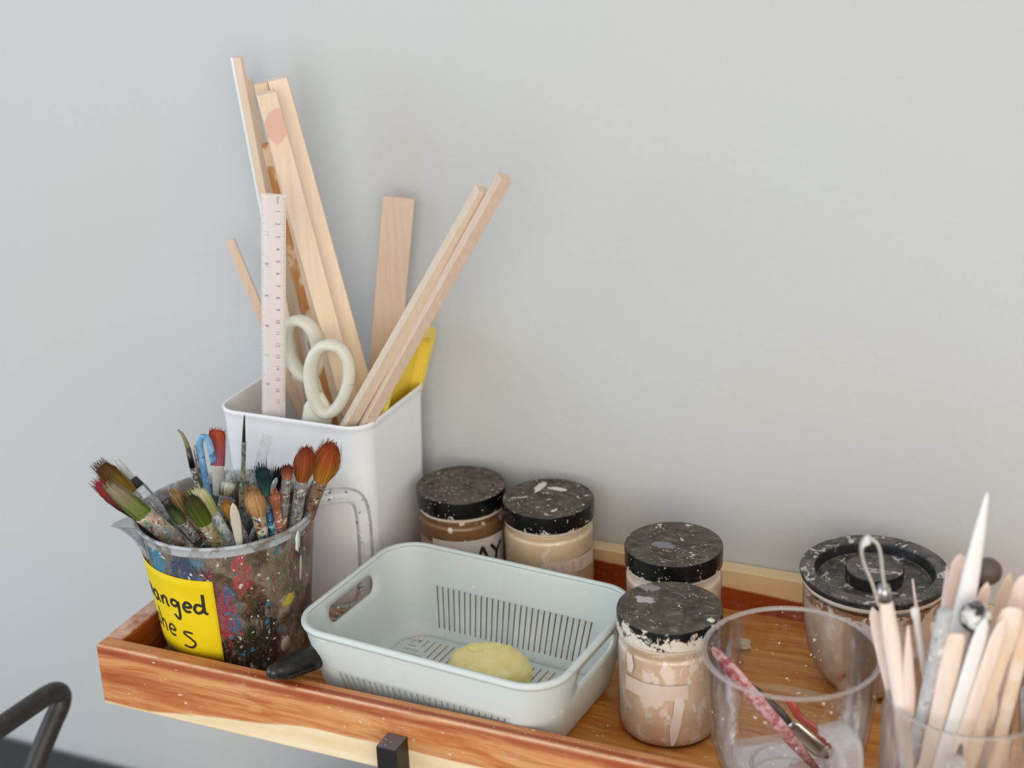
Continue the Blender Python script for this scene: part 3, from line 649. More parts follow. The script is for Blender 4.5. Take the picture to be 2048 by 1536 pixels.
# water brush with clear barrel
wb = thing('water_brush', 'clear plastic water brush with black ring and white tip leaning left', 'paintbrush', (10.6, 6.96, -2.9), GB)
A0, A1 = Vector((10.6, 6.96, -2.9)), Vector((-1.24, 6.6, 11.54)); wa = (A1-A0).normalized()
MB().sweep([A0, A1-wa*5.2, A1-wa*5.0, A1-wa*2.7, A1-wa*2.5], [(0.45, 0.45), (0.55, 0.55), (0.62, 0.62), (0.56, 0.56), (0.46, 0.46)], SIDE, 18).build('barrel', thin_glass('clear_barrel', haze=0.3, edge=1.5), wb, label='clear barrel')
MB().sweep([A1-wa*2.6, A1-wa*1.8], [(0.5, 0.5), (0.4, 0.4)], SIDE, 18).build('ring', INK, wb, label='black ring')
bristle(wb, A1-wa*1.8, A1, wa, 0.32, 0.26, 0.9, 'c4c8c4', 'e0e2dc', 0.1, 0.15, 90, 5)
brush('paintbrush', 'small rust orange brush low at the left rim of the jug', (1.9, 3.9, 9.3), (9.0, 11.0, -2.9), 0.4, 0.7, 1.2, 2.0, 0.45, 0.42, 'a05a30', 'c85a28', S_RUST, S_RUST, 0.3, 0.2)
brush('paintbrush', 'moss green round brush with speckled ferrule at the front of the jug', (8.35, 1.9, 12.2), (11.2, 7.7, -2.9), 0.62, 0.9, 2.4, 3.0, 0.5, 0.42, '54641c', '3c3a18', S_GREEN, S_GREEN, 0.35, 0.2)
brush('paintbrush', 'wide yellow-green and white brush with white speckled handle in front centre', (8.2, 2.9, 12.2), (10.6, 9.4, -2.9), 0.72, 0.6, 2.2, 3.6, 0.6, 0.5, 'b8bc70', 'cfc8a0', S_WHITE, S_WHITE, 0.15, 0.12, rtip=0.85)
brush('paintbrush', 'tan and olive splayed brush behind the moss green one', (6.1, 3.43, 11.5), (11.0, 6.95, -2.9), 0.4, 0.8, 1.9, 2.2, 0.4, 0.36, '6e5c2c', 'a08058', S_BROWN, S_GREEN, 0.2, 0.35, splay=0.5)
brush('paintbrush', 'dark green clotted brush lowest at the left front of the jug', (6.3, 2.3, 10.9), (10.7, 8.6, -2.9), 0.36, 0.8, 1.6, 1.8, 0.4, 0.36, '5c6a3c', '283418', S_SIL, S_DARK, 0.3, 0.2)
# thin bent-tip brush
tb_ = thing('liner_brush', 'thin olive brush with its tip bent left, at the back left of the jug', 'paintbrush', (5.5, 8.95, -2.9), GB)
MB().sweep([(5.5, 8.95, -2.9), (4.2, 9.05, 6.5), (3.55, 9.1, 10.6)], [(0.2, 0.2), (0.3, 0.3), (0.2, 0.2)], SIDE, 12).build('handle', S_DARK, tb_)
MB().sweep([(3.55, 9.1, 10.6), (3.35, 9.12, 12.1)], [(0.24, 0.24), (0.2, 0.2)], SIDE, 12).build('ferrule', DSTEEL, tb_)
q = smooth_line([(3.35, 9.12, 12.05), (3.2, 9.1, 12.7), (2.95, 9.1, 13.2), (2.62, 9.1, 13.45)], 3)
MB().sweep(q, [(0.2*(1-0.7*i/(len(q)-1)), 0.17*(1-0.6*i/(len(q)-1))) for i in range(len(q))], SIDE, 10).build('bristles', plain('olive_hair', '7c7a48', 0.6), tb_)
hk = thing('hook_tool', 'light blue plastic hook with rounded loop top, left of the pink flat brush', 'tool', (6.34, 7.95, -2.9), GB)
q = smooth_line([(6.34, 7.95, -2.9), (6.0, 7.6, 6), (5.75, 7.4, 12.3), (5.7, 7.4, 13.4), (5.95, 7.4, 14.05), (6.4, 7.4, 13.95), (6.6, 7.4, 13.2), (6.7, 7.4, 12.2)], 5)
MB().sweep(q, [(0.24, 0.2)]*len(q), SIDE, 12).build('rod', splat('blue_plastic', '7ba8cc', '5a8fbc', ['a8c4d8', '4a7898'], seed=11), hk)
brush('flat_brush', 'flat rust brush with a pink paint band and white ferrule, upright at the back', (6.54, 8.5, 14.34), (4.32, 9.03, -2.9), 0.52, 0.35, 3.0, 2.4, 0.42, 0.4, 'b86a80', 'a8481c', plain('white_ferrule', 'd6d2c8', 0.4), S_DARK, 0.0, 0.05, rtip=0.72, ffl=0.7)
brush('liner_brush', 'pointed dark liner brush with greenish tan handle, tallest in the jug', (7.25, 11.0, 14.4), (4.9, 11.0, -2.9), 0.13, 1, 2.1, 1.6, 0.18, 0.3, '2a2622', '3c3830', S_SIL, splat('green_tan_handle', '6a8a7c', 'c0ac84', ['3c5c54', 'd8c8a4', '7c6a50'], seed=12), 0.2, 0.1, rtip=0.05, n=50)
ft = thing('clear_scraper', 'clear plastic flat strip leaning right behind the teal brush', 'tool', (4.0, 8.2, -2.9), GB)
MB().beam((4.0, 8.6, -2.9), (9.1, 11.0, 13.1), 0.75, 0.16, SIDE).build('blade', thin_glass('clear_strip', haze=0.35, edge=2.2, hazecol='e4eaee'), ft, smooth=False, bevel=0.03)
brush('paintbrush', 'dark teal splayed brush with thick blue paint-caked handle', (12.9, 4.2, 13.9), (10.5, 9.4, -2.9), 0.26, 0.9, 2.3, 1.3, 0.26, 0.46, '3c6a66', '16303a', S_BLUE, S_BLUE, 0.0, 0.25, rtip=0.62, splay=0.5)
brush('paintbrush', 'fluffy tan mop brush with cream speckled ferrule at the front', (12.2, 3.9, 12.3), (11.0, 8.36, -2.9), 0.6, 0.85, 2.0, 2.2, 0.45, 0.42, 'b08c60', 'b4895c', S_CREAM, S_CREAM, 0.9, 0.25, n=260)
brush('paintbrush', 'small ochre fan-shaped brush with grey-brown ferrule, lowest at the front', (10.6, 3.0, 11.6), (11.3, 8.6, -2.9), 0.42, 0.6, 1.7, 2.0, 0.42, 0.38, '8c7428', 'a8722c', S_GREY, S_BROWN, 0.1, 0.15, rtip=0.62)
brush('flat_brush', 'flat grey-ferruled brush with olive hair and white paint on its tip', (8.83, 5.97, 11.55), (4.0, 6.2, -2.9), 0.5, 0.4, 1.1, 3.0, 0.46, 0.4, '5c4c1c', 'c8ccc0', S_GREY, S_DARK, 0.0, 0.2, rtip=0.66, ffl=0.6)
brush('paintbrush', 'short dark red crusted brush with pinkish silver ferrule, left of the round rust brush', (13.85, 5.97, 13.5), (9.9, 7.3, -2.9), 0.34, 0.8, 0.9, 3.2, 0.34, 0.34, 'b07858', '6e2418', S_SIL, S_RUST, 0.2, 0.25, rtip=0.5)
brush('round_brush', 'round-headed rust brown brush with silver ferrule, second from right', (14.9, 6.9, 14.6), (9.4, 9.04, -2.9), 0.42, 1, 2.7, 3.2, 0.45, 0.42, '9c5c2c', '8e3c20', S_SIL, S_SIL, 1.25, 0.05, n=320, rtip=0.62)
brush('round_brush', 'largest round rust and gold brush, furthest right in the jug', (15.6, 9.0, 14.1), (8.6, 9.9, -2.9), 0.6, 1, 3.0, 3.4, 0.42, 0.36, 'b88430', '98401c', S_BROWN, S_BROWN, 1.15, 0.05, n=380, rtip=0.82)
def blade_tool(name, label, Tp, Bp, secs, mat, cat='tool', group=GB, side=SIDE, n=14, part='body'):
    """secs: (distance from the tip, half-width, half-thickness)"""
    Tp, Bp = Vector(Tp), Vector(Bp); ax = (Bp-Tp).normalized(); L_ = (Bp-Tp).length
    pts = [Tp+ax*(s[0] if s[0] >= 0 else L_) for s in secs]
    return single(name, label, cat, MB().sweep(pts, [(s[1], s[2]) for s in secs], side, n), mat, Bp, group)
LEAF = [(0, .04, .04), (.25, .2, .07), (.8, .33, .08), (1.6, .36, .08), (2.6, .3, .1), (4, .2, .16), (-1, .2, .16)]
blade_tool('palette_knife', 'cream leaf-shaped plastic palette knife at the front rim', (11.3, 2.75, 11.8), (10.2, 5.2, -2.9), LEAF, plain('cream_knife', 'c4bcac', 0.4))
blade_tool('thin_stick', 'thin white and green stick behind the blue-handled brush', (11.58, 7.87, 11.44), (3.96, 8.03, -2.9), [(0, .1, .1), (.3, .17, .17), (-1, .2, .2)], S_WHITE)
brush('paintbrush', 'short near-black brush between teal and dark red ones', (11.3, 8.6, 11.6), (7.5, 8.81, -2.9), 0.4, 0.9, 1.4, 2.0, 0.36, 0.34, '2c2c30', '181c1c', S_DARK, S_GREY, 0.1, 0.35, splay=0.5)
brush('paintbrush', 'small splayed rust-pink brush behind the blue handle', (13.2, 5.0, 11.7), (10.6, 9.6, -2.9), 0.28, 0.9, 1.4, 1.8, 0.3, 0.3, 'a8684c', 'c07c5c', S_RUST, S_CREAM, 0, 0.3, rtip=0.45, splay=0.6)
blade_tool('thin_stick', 'thin brown wooden stick beside the largest round brush', (12.9, 11.6, 10.7), (6.5, 6.5, -2.9), [(0, .08, .08), (.3, .15, .15), (-1, .2, .2)], S_BROWN)
blade_tool('thin_stick', 'thin pale stick just right of the bent-tip brush', (3.4, 9.9, 12.0), (5.0, 8.6, -2.9), [(0, .1, .1), (.3, .2, .2), (-1, .22, .22)], S_SIL)
blade_tool('thin_stick', 'dark green short stick below the blue hook', (4.9, 8.4, 10.6), (6.6, 8.0, -2.9), [(0, .12, .1), (.4, .3, .2), (2, .32, .2), (-1, .25, .2)], plain('bottle_green', '2c4428', 0.4))
brush('paintbrush', 'white-crusted brush deep in the jug behind the flat grey one', (7.9, 7.6, 11.4), (5.2, 8.0, -2.9), 0.4, 0.9, 1.2, 2, 0.36, 0.34, '5c6a70', 'cfd4d2', S_BLUE, S_DARK, 0.1, 0.3, splay=0.4)

# black pen resting on the front rim
pn = thing('marker_pen', 'thick black marker pen resting across the front rim beside the jug', 'pen', (15.9, 2, 0))
pa, pb = Vector((15.0, -0.55, 1.12)), Vector((16.75, 3.25, 0.75)); pd = (pb-pa).normalized()
BLKP = plain('black_plastic', '08090a', 0.3, 0.35)
pa2 = pa+pd*0.5
MB().sweep([pa+pd*.45, pa+pd*.75, pa+pd*1.3, pa+pd*1.9, pa+pd*3.0, pb], [(.5, .5), (.62, .62), (.8, .8), (.88, .88), (.88, .88), (.8, .8)], (1, 0, 0), 24).build('barrel', BLKP, pn)
MB().sweep([pa-pd*.1, pa, pa+pd*.15, pa+pd*.35, pa+pd*.6], [(.15, .15), (.33, .33), (.46, .46), (.52, .52), (.52, .52)], (1, 0, 0), 20).build('end_cap', plain('grey_black_cap', '1c1e20', 0.12), pn, label='glossy rounded end')
MB().beam(pa+pd*1.3+Vector((.55, -.55, -.25)), pa+pd*3.6+Vector((.55, -.55, -.25)), .5, .3, (1, 0, 0)).build('clip', BLKP, pn, smooth=False, bevel=0.08)

# ---------------------------------------------------------------- basket
bk = thing('plastic_basket', 'pale green rectangular plastic basket with slotted sides and handle holes', 'basket', (25.7, 8.4, ZF))
KX, KY, KW, KD, KH, KT, KR = 25.7, 8.5, 20.0, 14.1, 3.33, 1.25, 2.65
KA = -0.085
def kmap(u, v): return (KX+u*math.cos(KA)-v*math.sin(KA), KY+u*math.sin(KA)+v*math.cos(KA))
zb0, zt0 = ZF+0.05, KH
def ins(z):
    t = (z-zb0)/(zt0-zb0); return KT*(1-t)**1.15 + (0.55*max(0, 1-(z-zb0)/0.9)**2)
def perim(i):
    w2, d2, r = KW/2-i, KD/2-i, max(KR-i*0.35, 0.6); return w2, d2, r
w2_, d2_, r_ = perim(0); LS = 2*(w2_-r_); LE = 2*(d2_-r_); LC = PI/2*KR; PER = 2*LS+2*LE+4*LC
def around(s, i):
    """point on the wall outline inset by i, s measured on the rim outline: front, right, back, left"""
    w2, d2, r = perim(i); s %= PER
    a, b = w2-r, d2-r
    for k, Ls in enumerate((LS, LC, LE, LC, LS, LC, LE, LC)):
        if s <= Ls or k == 7: break
        s -= Ls
    t = s/Ls
    if k == 0: return (-a+2*a*t, -d2)
    if k == 1: an = -PI/2+PI/2*t; return (a+r*math.cos(an), -b+r*math.sin(an))
    if k == 2: return (w2, -b+2*b*t)
    if k == 3: an = PI/2*t; return (a+r*math.cos(an), b+r*math.sin(an))
    if k == 4: return (a-2*a*t, d2)
    if k == 5: an = PI/2+PI/2*t; return (-a+r*math.cos(an), b+r*math.sin(an))
    if k == 6: return (-w2, b-2*b*t)
    an = PI+PI/2*t; return (-a+r*math.cos(an), -b+r*math.sin(an))
def kpt(s, z): u, v = around(s, ins(z)); x, y = kmap(u, v); return (x, y, z)
def cdt(outline, holes, grid):
    V = [Vector(p) for p in outline]; E = [(i, (i+1) % len(outline)) for i in range(len(outline))]
    for h in holes:
        k = len(V); V += [Vector(p) for p in h]; E += [(k+i, k+(i+1) % len(h)) for i in range(len(h))]
    V += [Vector(p) for p in grid]
    r = geometry.delaunay_2d_cdt(V, E, [], 0, 1e-5); vo, fo = r[0], r[2]
    def inside(p, poly):
        c_ = False; j = len(poly)-1
        for i in range(len(poly)):
            a, b = poly[i], poly[j]
            if (a[1] > p[1]) != (b[1] > p[1]) and p[0] < (b[0]-a[0])*(p[1]-a[1])/(b[1]-a[1])+a[0]: c_ = not c_
            j = i
        return c_
    boxes = [(min(p[0] for p in h), max(p[0] for p in h), min(p[1] for p in h), max(p[1] for p in h), h) for h in holes]
    out = []
    for f in fo:
        m_ = [sum(vo[i][d] for i in f)/len(f) for d in (0, 1)]
        if not inside(m_, outline): continue
        if any(b[0] <= m_[0] <= b[1] and b[2] <= m_[1] <= b[3] and inside(m_, b[4]) for b in boxes): continue
        out.append(list(f))
    return vo, out
holes = []
def slot_rect(c, w_, a, b): return [(c-w_/2, a), (c+w_/2, a), (c+w_/2, b), (c-w_/2, b)]
for k in range(28):
    off = -6.75+k*0.5
    holes.append(slot_rect(LS/2+off, 0.13, zb0+0.55, zb0+3.55))                      # front
    holes.append(slot_rect(LS+LC+LE+LC+LS/2+off, 0.13, zb0+0.55, zb0+3.75))          # back
def stadium(c, z, hl, r, n=8):
    return [(c+hl+r*math.cos(-PI/2+PI*k/n), z+r*math.sin(-PI/2+PI*k/n)) for k in range(n+1)] + [(c-hl+r*math.cos(PI/2+PI*k/n), z+r*math.sin(PI/2+PI*k/n)) for k in range(n+1)]
holes.append(stadium(LS+LC+LE/2, 1.85, 2.3, 0.7)); holes.append(stadium(LS+3*LC+LE+LS+LE/2, 1.85, 2.3, 0.7))
grid = [(i*0.55+0.01, z) for i in range(1, int(PER/0.55)) for z in (zb0+0.2, zb0+0.45, zb0+0.9, zb0+2, zb0+3.9, 2.2, 3.0)]
grid = [p for p in grid if not any(min(q[0] for q in h)-0.05 < p[0] < max(q[0] for q in h)+0.05 and min(q[1] for q in h)-0.05 < p[1] < max(q[1] for q in h)+0.05 for h in holes)]
zr_ = [zb0+(zt0-zb0)*k/8 for k in range(1, 8)]
outl = [(PER*i/160, zb0) for i in range(161)] + [(PER, z) for z in zr_] + [(PER*i/160, zt0) for i in range(160, -1, -1)] + [(0, z) for z in zr_[::-1]]
vo, fo = cdt(outl, holes, grid)
wall_v = [kpt(p[0], p[1]) for p in vo]
o = mesh('wall', wall_v, fo, BASK, bk, smooth=True)
bm = bmesh.new(); bm.from_mesh(o.data); bmesh.ops.remove_doubles(bm, verts=bm.verts, dist=3e-5); bmesh.ops.recalc_face_normals(bm, faces=bm.faces); bm.to_mesh(o.data); bm.free()
md = o.modifiers.new('solid', 'SOLIDIFY'); md.thickness = 0.0020; md.offset = 0
# rolled rim
rr_ = [Vector(kpt(PER*i/200, zt0)) for i in range(200)]
secs_ = [(-0.16, -0.05), (-0.16, 0.1), (0, 0.17), (0.2, 0.12), (0.27, -0.08), (0.2, -0.3), (0.12, -0.3), (0.1, -0.05)]
rv, rf_ = [], []
for i, p in enumerate(rr_):
    t = (rr_[(i+1) % 200]-rr_[i-1]).normalized(); nn = Vector((t.y, -t.x, 0))
    rv += [p+nn*a+Vector((0, 0, b)) for a, b in secs_]
for i in range(200):
    for k in range(8): rf_.append([i*8+k, i*8+(k+1) % 8, ((i+1) % 200)*8+(k+1) % 8, ((i+1) % 200)*8+k])
mesh('rim', rv, rf_, BASK, bk)
# slotted floor
zfl = zb0+0.05; bi = ins(zb0)
fo_out = [around(PER*i/120, bi) for i in range(120)]
fw2, fd2 = KW/2-bi-0.75, KD/2-bi-0.6
fh = []
x = -fw2+0.6
while x < fw2-0.4:
    lim = fw2-abs(x)   # distance in from the end along the diagonal
    y1 = fd2; y0 = max(fd2-lim*0.95, 0.35)
    if y1-y0 > 0.3:
        fh.append([(x-0.07, y0), (x+0.07, y0), (x+0.07, y1), (x-0.07, y1)]); fh.append([(x-0.07, -y1), (x+0.07, -y1), (x+0.07, -y0), (x-0.07, -y0)])
    x += 0.56
for s in (-1, 1):
    y = -fd2+0.9
    while y < fd2-0.8:
        ln = (fd2-abs(y))/0.95-0.5
        if ln > 0.5:
            a, b = sorted((s*fw2, s*(fw2-min(ln, fd2/0.95-0.7)))); fh.append([(a, y-0.06), (b, y-0.06), (b, y+0.06), (a, y+0.06)])
        y += 0.56
vo, fo = cdt(fo_out, fh, [])
mesh('basket_floor', [(*kmap(p[0], p[1]), zfl) for p in vo], fo, BASK, bk, smooth=False, solid=0.18)

# sponge
g = G('yellow_sponge')
SPN = g.done(g.bsdf(g.mix(g.step(g.noise(g.cm, 1.0, 2), 0.3, 0.7), 'efdd90', 'f5e8a8'), 0.9, 0.1, bump=g.noise(g.cm, 5.5, 5), bstr=0.8, bdist=0.0015))
sv = MB().ball((27.1, 8.55, ZF+1.95), 1.0, 64, (3.05, 2.5, 1.72), 0.1, 3)
for i, p in enumerate(sv.v):
    dz = (p.z-(ZF+1.95))/1.72; p.z = ZF+1.95+1.6*math.copysign(abs(dz)**0.72, dz); p.z = max(p.z, ZF+0.27)
    d = (p-Vector((26.0, 9.0, 0.1))).length
    if d < 0.7: p.z -= (0.7-d)*0.8
    q = mnoise.noise(p*2.6)*0.07; p += Vector((q, q, q*0.5))
single('sponge', 'round yellow sponge with a nick in its top lying in the green basket', 'sponge', sv, SPN, (27.1, 8.5, ZF+0.2))

# ---------------------------------------------------------------- lidded jars
def lid_mat(name, seed, dust=0.5, splats=0.4, sidew=0.2, dcol='8a7c68'):
    g = G(name); v = g.vm('ADD', g.cm, (seed*3.7, seed*5.1, 0)); w = g.warp(v, 0.7, 1.6)
    nrm = g.n('ShaderNodeNewGeometry'); upz = g.step(g.xyz(nrm.outputs['Normal'])[2], 0.5, 0.95)
    c = g.mix(g.ma('MULTIPLY', g.step(g.noise(w, 0.8, 6, 0.75), 0.25, 0.8), dust), '2c2721', dcol)
    c = g.mix(g.ma('MULTIPLY', g.step(g.noise(g.vm('MULTIPLY', w, (1, 2, 1)), 1.1, 8, 0.8), 0.5, 0.72), 0.7), c, 'a89e8c')
    sp = g.step(g.noise(g.vm('ADD', w, (20, 3, 1)), 1.0, 5, 0.62), 0.72-0.2*splats, 0.745-0.2*splats)
    sp2 = g.ma('MULTIPLY', g.step(g.vor(v, 2.8), 0.2, 0.13), g.step(g.noise(v, 0.7, 2), 0.5, 0.55))
    c = g.mix(g.ma('MAXIMUM', sp, sp2), c, 'd0cabc')
    # side of the lid: glossy black with clay smeared from its lower edge
    Z = g.xyz(g.cm)[2]
    sm = g.step(g.ma('ADD', g.noise(g.warp(v, 1.5, 1.2), 0.9, 5, 0.7), g.ma('MULTIPLY', g.ma('SUBTRACT', 8.6, Z), 0.14)), 0.78-0.3*sidew, 0.81-0.3*sidew)
    sd_ = g.mix(g.ma('MAXIMUM', sm, g.ma('MULTIPLY', sp2, 0.8)), '0b0b0d', 'd6cdc0')
    c = g.mix(upz, sd_, c)
    return g.done(g.bsdf(c, g.ma('ADD', 0.28, g.ma('MULTIPLY', upz, 0.45)), 0.4, bump=g.ma('MAXIMUM', sp, sm), bstr=0.5, bdist=0.0008))
def clay_mat(name, seed, base, light, dark, amt=0.5, top=None):
    """what shows through the wall: slip inside with dried splashes on the outside"""
    g = G(name); v = g.vm('ADD', g.cm, (seed*9.1, seed*4.3, 0)); w = g.warp(v, 0.8, 1.8)
    c = g.mix(g.step(g.noise(v, 0.35, 4), 0.35, 0.7), base, dark)
    c = g.mix(g.step(g.noise(g.vm('MULTIPLY', w, (1, 1, 0.5)), 0.75, 5, 0.6), 0.66-0.22*amt, 0.70-0.22*amt), c, light)
    c = g.mix(g.ma('MULTIPLY', g.step(g.noise(v, 5, 4, 0.8), 0.55, 0.75), 0.35), c, light)
    if top:
        Z = g.xyz(g.cm)[2]; sp = g.step(g.vor(g.warp(v, 1, 0.5), 1.25), 0.3, 0.24)
        tm = g.mix(g.ma('MULTIPLY', sp, g.step(g.noise(v, 1, 2), 0.4, 0.5)), top, light)
        c = g.mix(g.step(g.ma('ADD', Z, g.ma('MULTIPLY', g.noise(w, 1), 0.3)), 5.4, 5.6), c, tm)
    return g.done(g.bsdf(c, 0.32, 0.5, Coat_Weight=0.6, Coat_Roughness=0.08))
SHELL = thin_glass('jar_wall', haze=0.03, edge=0.6)
def jar(label, x, y, lm, cm_, tilt=0.0, neck='cfc0ae'):
    o = thing('lidded_jar', label, 'jar', (x, y, ZF), 'black-lidded clay jars in the tray')
    z0 = ZF
    body = [(0.01, z0+0.12), (2.5, z0+0.05), (3.0, z0+0.12), (3.28, z0+0.4), (3.38, z0+0.9), (3.4, z0+6.4)] + arc(3.1, z0+6.55, 0.3, 0, 80, 4) + [(2.95, z0+7.0), (2.95, z0+7.7), (0.01, z0+7.7)]
    MB().lathe(body, (x, y), 72).build('filled_body', cm_, o, auto=0.9)
    outer = [(0.01, z0), (2.6, z0), (3.15, z0+0.08), (3.4, z0+0.4), (3.46, z0+0.9), (3.47, z0+6.5)] + arc(3.15, z0+6.6, 0.32, 0, 80, 5) + [(3.02, z0+7.1), (3.02, z0+7.6)]
    MB().lathe(outer, (x, y), 72).build('clear_wall', SHELL, o, label='clear plastic wall')
    MB().lathe([(3.02, z0+7.28), (3.36, z0+7.3), (3.42, z0+7.4), (3.36, z0+7.5), (3.02, z0+7.52)], (x, y), 72).build('neck_ring', plain('neck', neck, 0.5), o)
    t = z0+9.03
    MB().lathe([(0.01, t-1.35), (3.4, t-1.45), (3.5, t-1.4), (3.52, t-0.2), (3.48, t-0.05), (3.4, t), (0.01, t)], (x, y), 80).build('lid', lm, o, auto=0.7, label='black screw lid smeared with clay')
    return o
j1 = jar('back left black-lidded jar with brown slip and a white CLAY label', 18.82, 22.45, lid_mat('lid_dusty', 1, 0.62, 0.28, 0.25), clay_mat('slip_brown', 1, 'd8bc9e', 'e8d8c8', 'c8a884', 0.5, top='8a6238'))
j2 = jar('black-lidded jar of buff slip with a pink SLIP label, white streaks on its lid', 26.17, 22.45, lid_mat('lid_streaked', 2, 0.5, 0.5, 0.3), clay_mat('slip_buff', 2, 'ead2ae', 'f0e2d0', 'e2c8a0', 0.35))
j3 = jar('black-lidded jar with powdery lid standing behind the front jar', 37.5, 18.41, lid_mat('lid_powdery', 5, 0.55, 0.45, 0.35), clay_mat('slip_cream', 3, 'f0d8bc', 'f4e6d8', 'e8ceb0', 0.5))
j4 = jar('front black-lidded jar thickly smeared with pinkish clay, nearest the tray edge', 40.02, 9.7, lid_mat('lid_smeared', 4, 0.5, 0.3, 0.85), clay_mat('slip_pinkish', 4, 'dcc2a6', 'ecdccf', 'd2b496', 0.62))
def jl(cx, cy, R, lift):
    def f(s, z): a = s/R; return (cx+(R+lift)*math.cos(a), cy+(R+lift)*math.sin(a), z)
    return f
def label_patch(parent, cx, cy, a0, a1, z0, z1, mat, lift=0.03, name='paper_label', R=3.47, rag=0, slope=0.0):
    n = 24; rd = random.Random(int(cx)); vs_, fs = [], []
    for i in range(n+1):
        a = rad(a0+(a1-a0)*i/n); 
        for z in (z0+slope*i/n+rd.uniform(-rag, rag), z1+slope*i/n+rd.uniform(-rag, rag)): vs_.append((cx+(R+lift)*math.cos(a), cy+(R+lift)*math.sin(a), z))
    for i in range(n): fs.append([2*i, 2*i+2, 2*i+3, 2*i+1])
    return mesh(name, vs_, fs, mat, parent, solid=0.012, offset=1, smooth=False)
label_patch(j1, 18.82, 22.45, -107, -4, -1.2, 2.4, PAPER)
def caps(txt, cx, cy, deg0, z0, h, adv, R=3.47, lift=0.06, tilt=0.0):
    CG = {'C': [[(.75,.85),(.45,1),(.1,.75),(.05,.35),(.3,0),(.7,.1)]], 'L': [[(.1,1),(.1,0),(.7,0)]], 'A': [[(0,0),(.4,1),(.8,0)],[(.15,.35),(.65,.35)]],
          'Y': [[(0,1),(.4,.5)],[(.8,1),(.4,.5),(.3,0)]], 'S': [[(.65,.85),(.35,1),(.1,.8),(.35,.55),(.65,.3),(.4,0),(.05,.12)]], 'I': [[(.35,1),(.35,0)],[(.1,1),(.6,1)],[(.1,0),(.6,0)]], 'P': [[(.1,0),(.1,1),(.6,.9),(.6,.55),(.1,.5)]]}
    out = []
    for i, ch_ in enumerate(txt):
        for l in CG[ch_]:
            l2 = smooth_line([Vector(p) for p in l], 4) if ch_ in 'CS' else l
            out.append([((deg0+i*adv)*rad(1)*R+p[0]*h*0.95, z0+p[1]*h+tilt*i) for p in l2])
    return out
ribbon(caps('CLAY', 18.82, 22.45, -92, 0.25, 1.45, 21.5), jl(18.82, 22.45, 3.47, 0.06), 0.26).build('lettering', INK, j1, smooth=False, weld=False, label='black hand-lettered CLAY')
label_patch(j2, 26.17, 22.45, -75.5, 2, 0.75, 1.9, PAPER2)
ribbon(caps('SLIP', 26.17, 22.45, -66, 1.0, 0.62, 13), jl(26.17, 22.45, 3.47, 0.06), 0.07).build('lettering', PINKINK, j2, smooth=False, weld=False, label='pink hand-lettered SLIP')
label_patch(j4, 40.02, 9.7, -127, -51.5, 0.65, 1.75, plain('clay_coated_label', 'd6c2b6', 0.8), rag=0.03)
def drip(parent, cx, cy, pts, mat, R=3.47, lift=0.05):
    f = jl(cx, cy, R, lift); vs_ = []; rd = random.Random(4)
    for a, z, w_ in pts: vs_ += [f((a-w_)*rad(1)*R, z), f((a+w_)*rad(1)*R, z)]
    return mesh('clay_drip', vs_, [[2*i, 2*i+1, 2*i+3, 2*i+2] for i in range(len(pts)-1)], mat, parent, solid=0.02, offset=1, smooth=False)
DR = plain('pale_drip', 'dccbc0', 0.8)
drip(j4, 40.02, 9.7, [(-62, 0.9, 4), (-61, 0.3, 6), (-63, -0.4, 5), (-65, -1.1, 6), (-67, -1.9, 4.5), (-68, -2.5, 3), (-69, -2.8, 1)], DR)
drip(j4, 40.02, 9.7, [(-120, 3.5, 4), (-118, 2.7, 5), (-119, 2.1, 3)], DR)
# patches of dried slip on lids
def flake(parent, name, x, y, z, rx, ry, mat, seed, h=0.05):
    rd = random.Random(seed); n = 18
    P = [(x, y, z+h)] + [(x+rx*math.cos(2*PI*k/n)*rd.uniform(.7, 1.15), y+ry*math.sin(2*PI*k/n)*rd.uniform(.65, 1.2), z) for k in range(n)]
    return mesh(name, P, [[0, 1+k, 1+(k+1) % n] for k in range(n)], mat, parent)
LT = ZF+9.03
flake(j4, 'dried_patch', 38.2, 10.0, LT+0.005, 0.72, 0.5, plain('lilac_grey', 'b0a8ac', 0.6), 2)
flake(j4, 'dried_patch', 37.9, 11.7, LT+0.005, 0.8, 0.45, plain('grey_slip', '8c8484', 0.7), 5)
flake(j4, 'clay_crumb', 43.1, 8.9, LT-0.0, 0.3, 0.22, plain('greenish_crumb', 'd4d8c0', 0.8), 3, 0.2)
flake(j2, 'dried_patch', 24.9, 24.0, LT+0.005, 0.35, 1.1, plain('white_slip', 'd8d6cc', 0.7), 7, 0.08)
flake(j2, 'dried_patch', 26.3, 24.1, LT+0.005, 1.0, 0.3, plain('white_slip', 'd8d6cc', 0.7), 8, 0.08)
flake(j3, 'dried_patch', 36.9, 17.9, LT+0.005, 0.95, 0.55, plain('blue_grey_slip', '7c7a80', 0.6), 9)

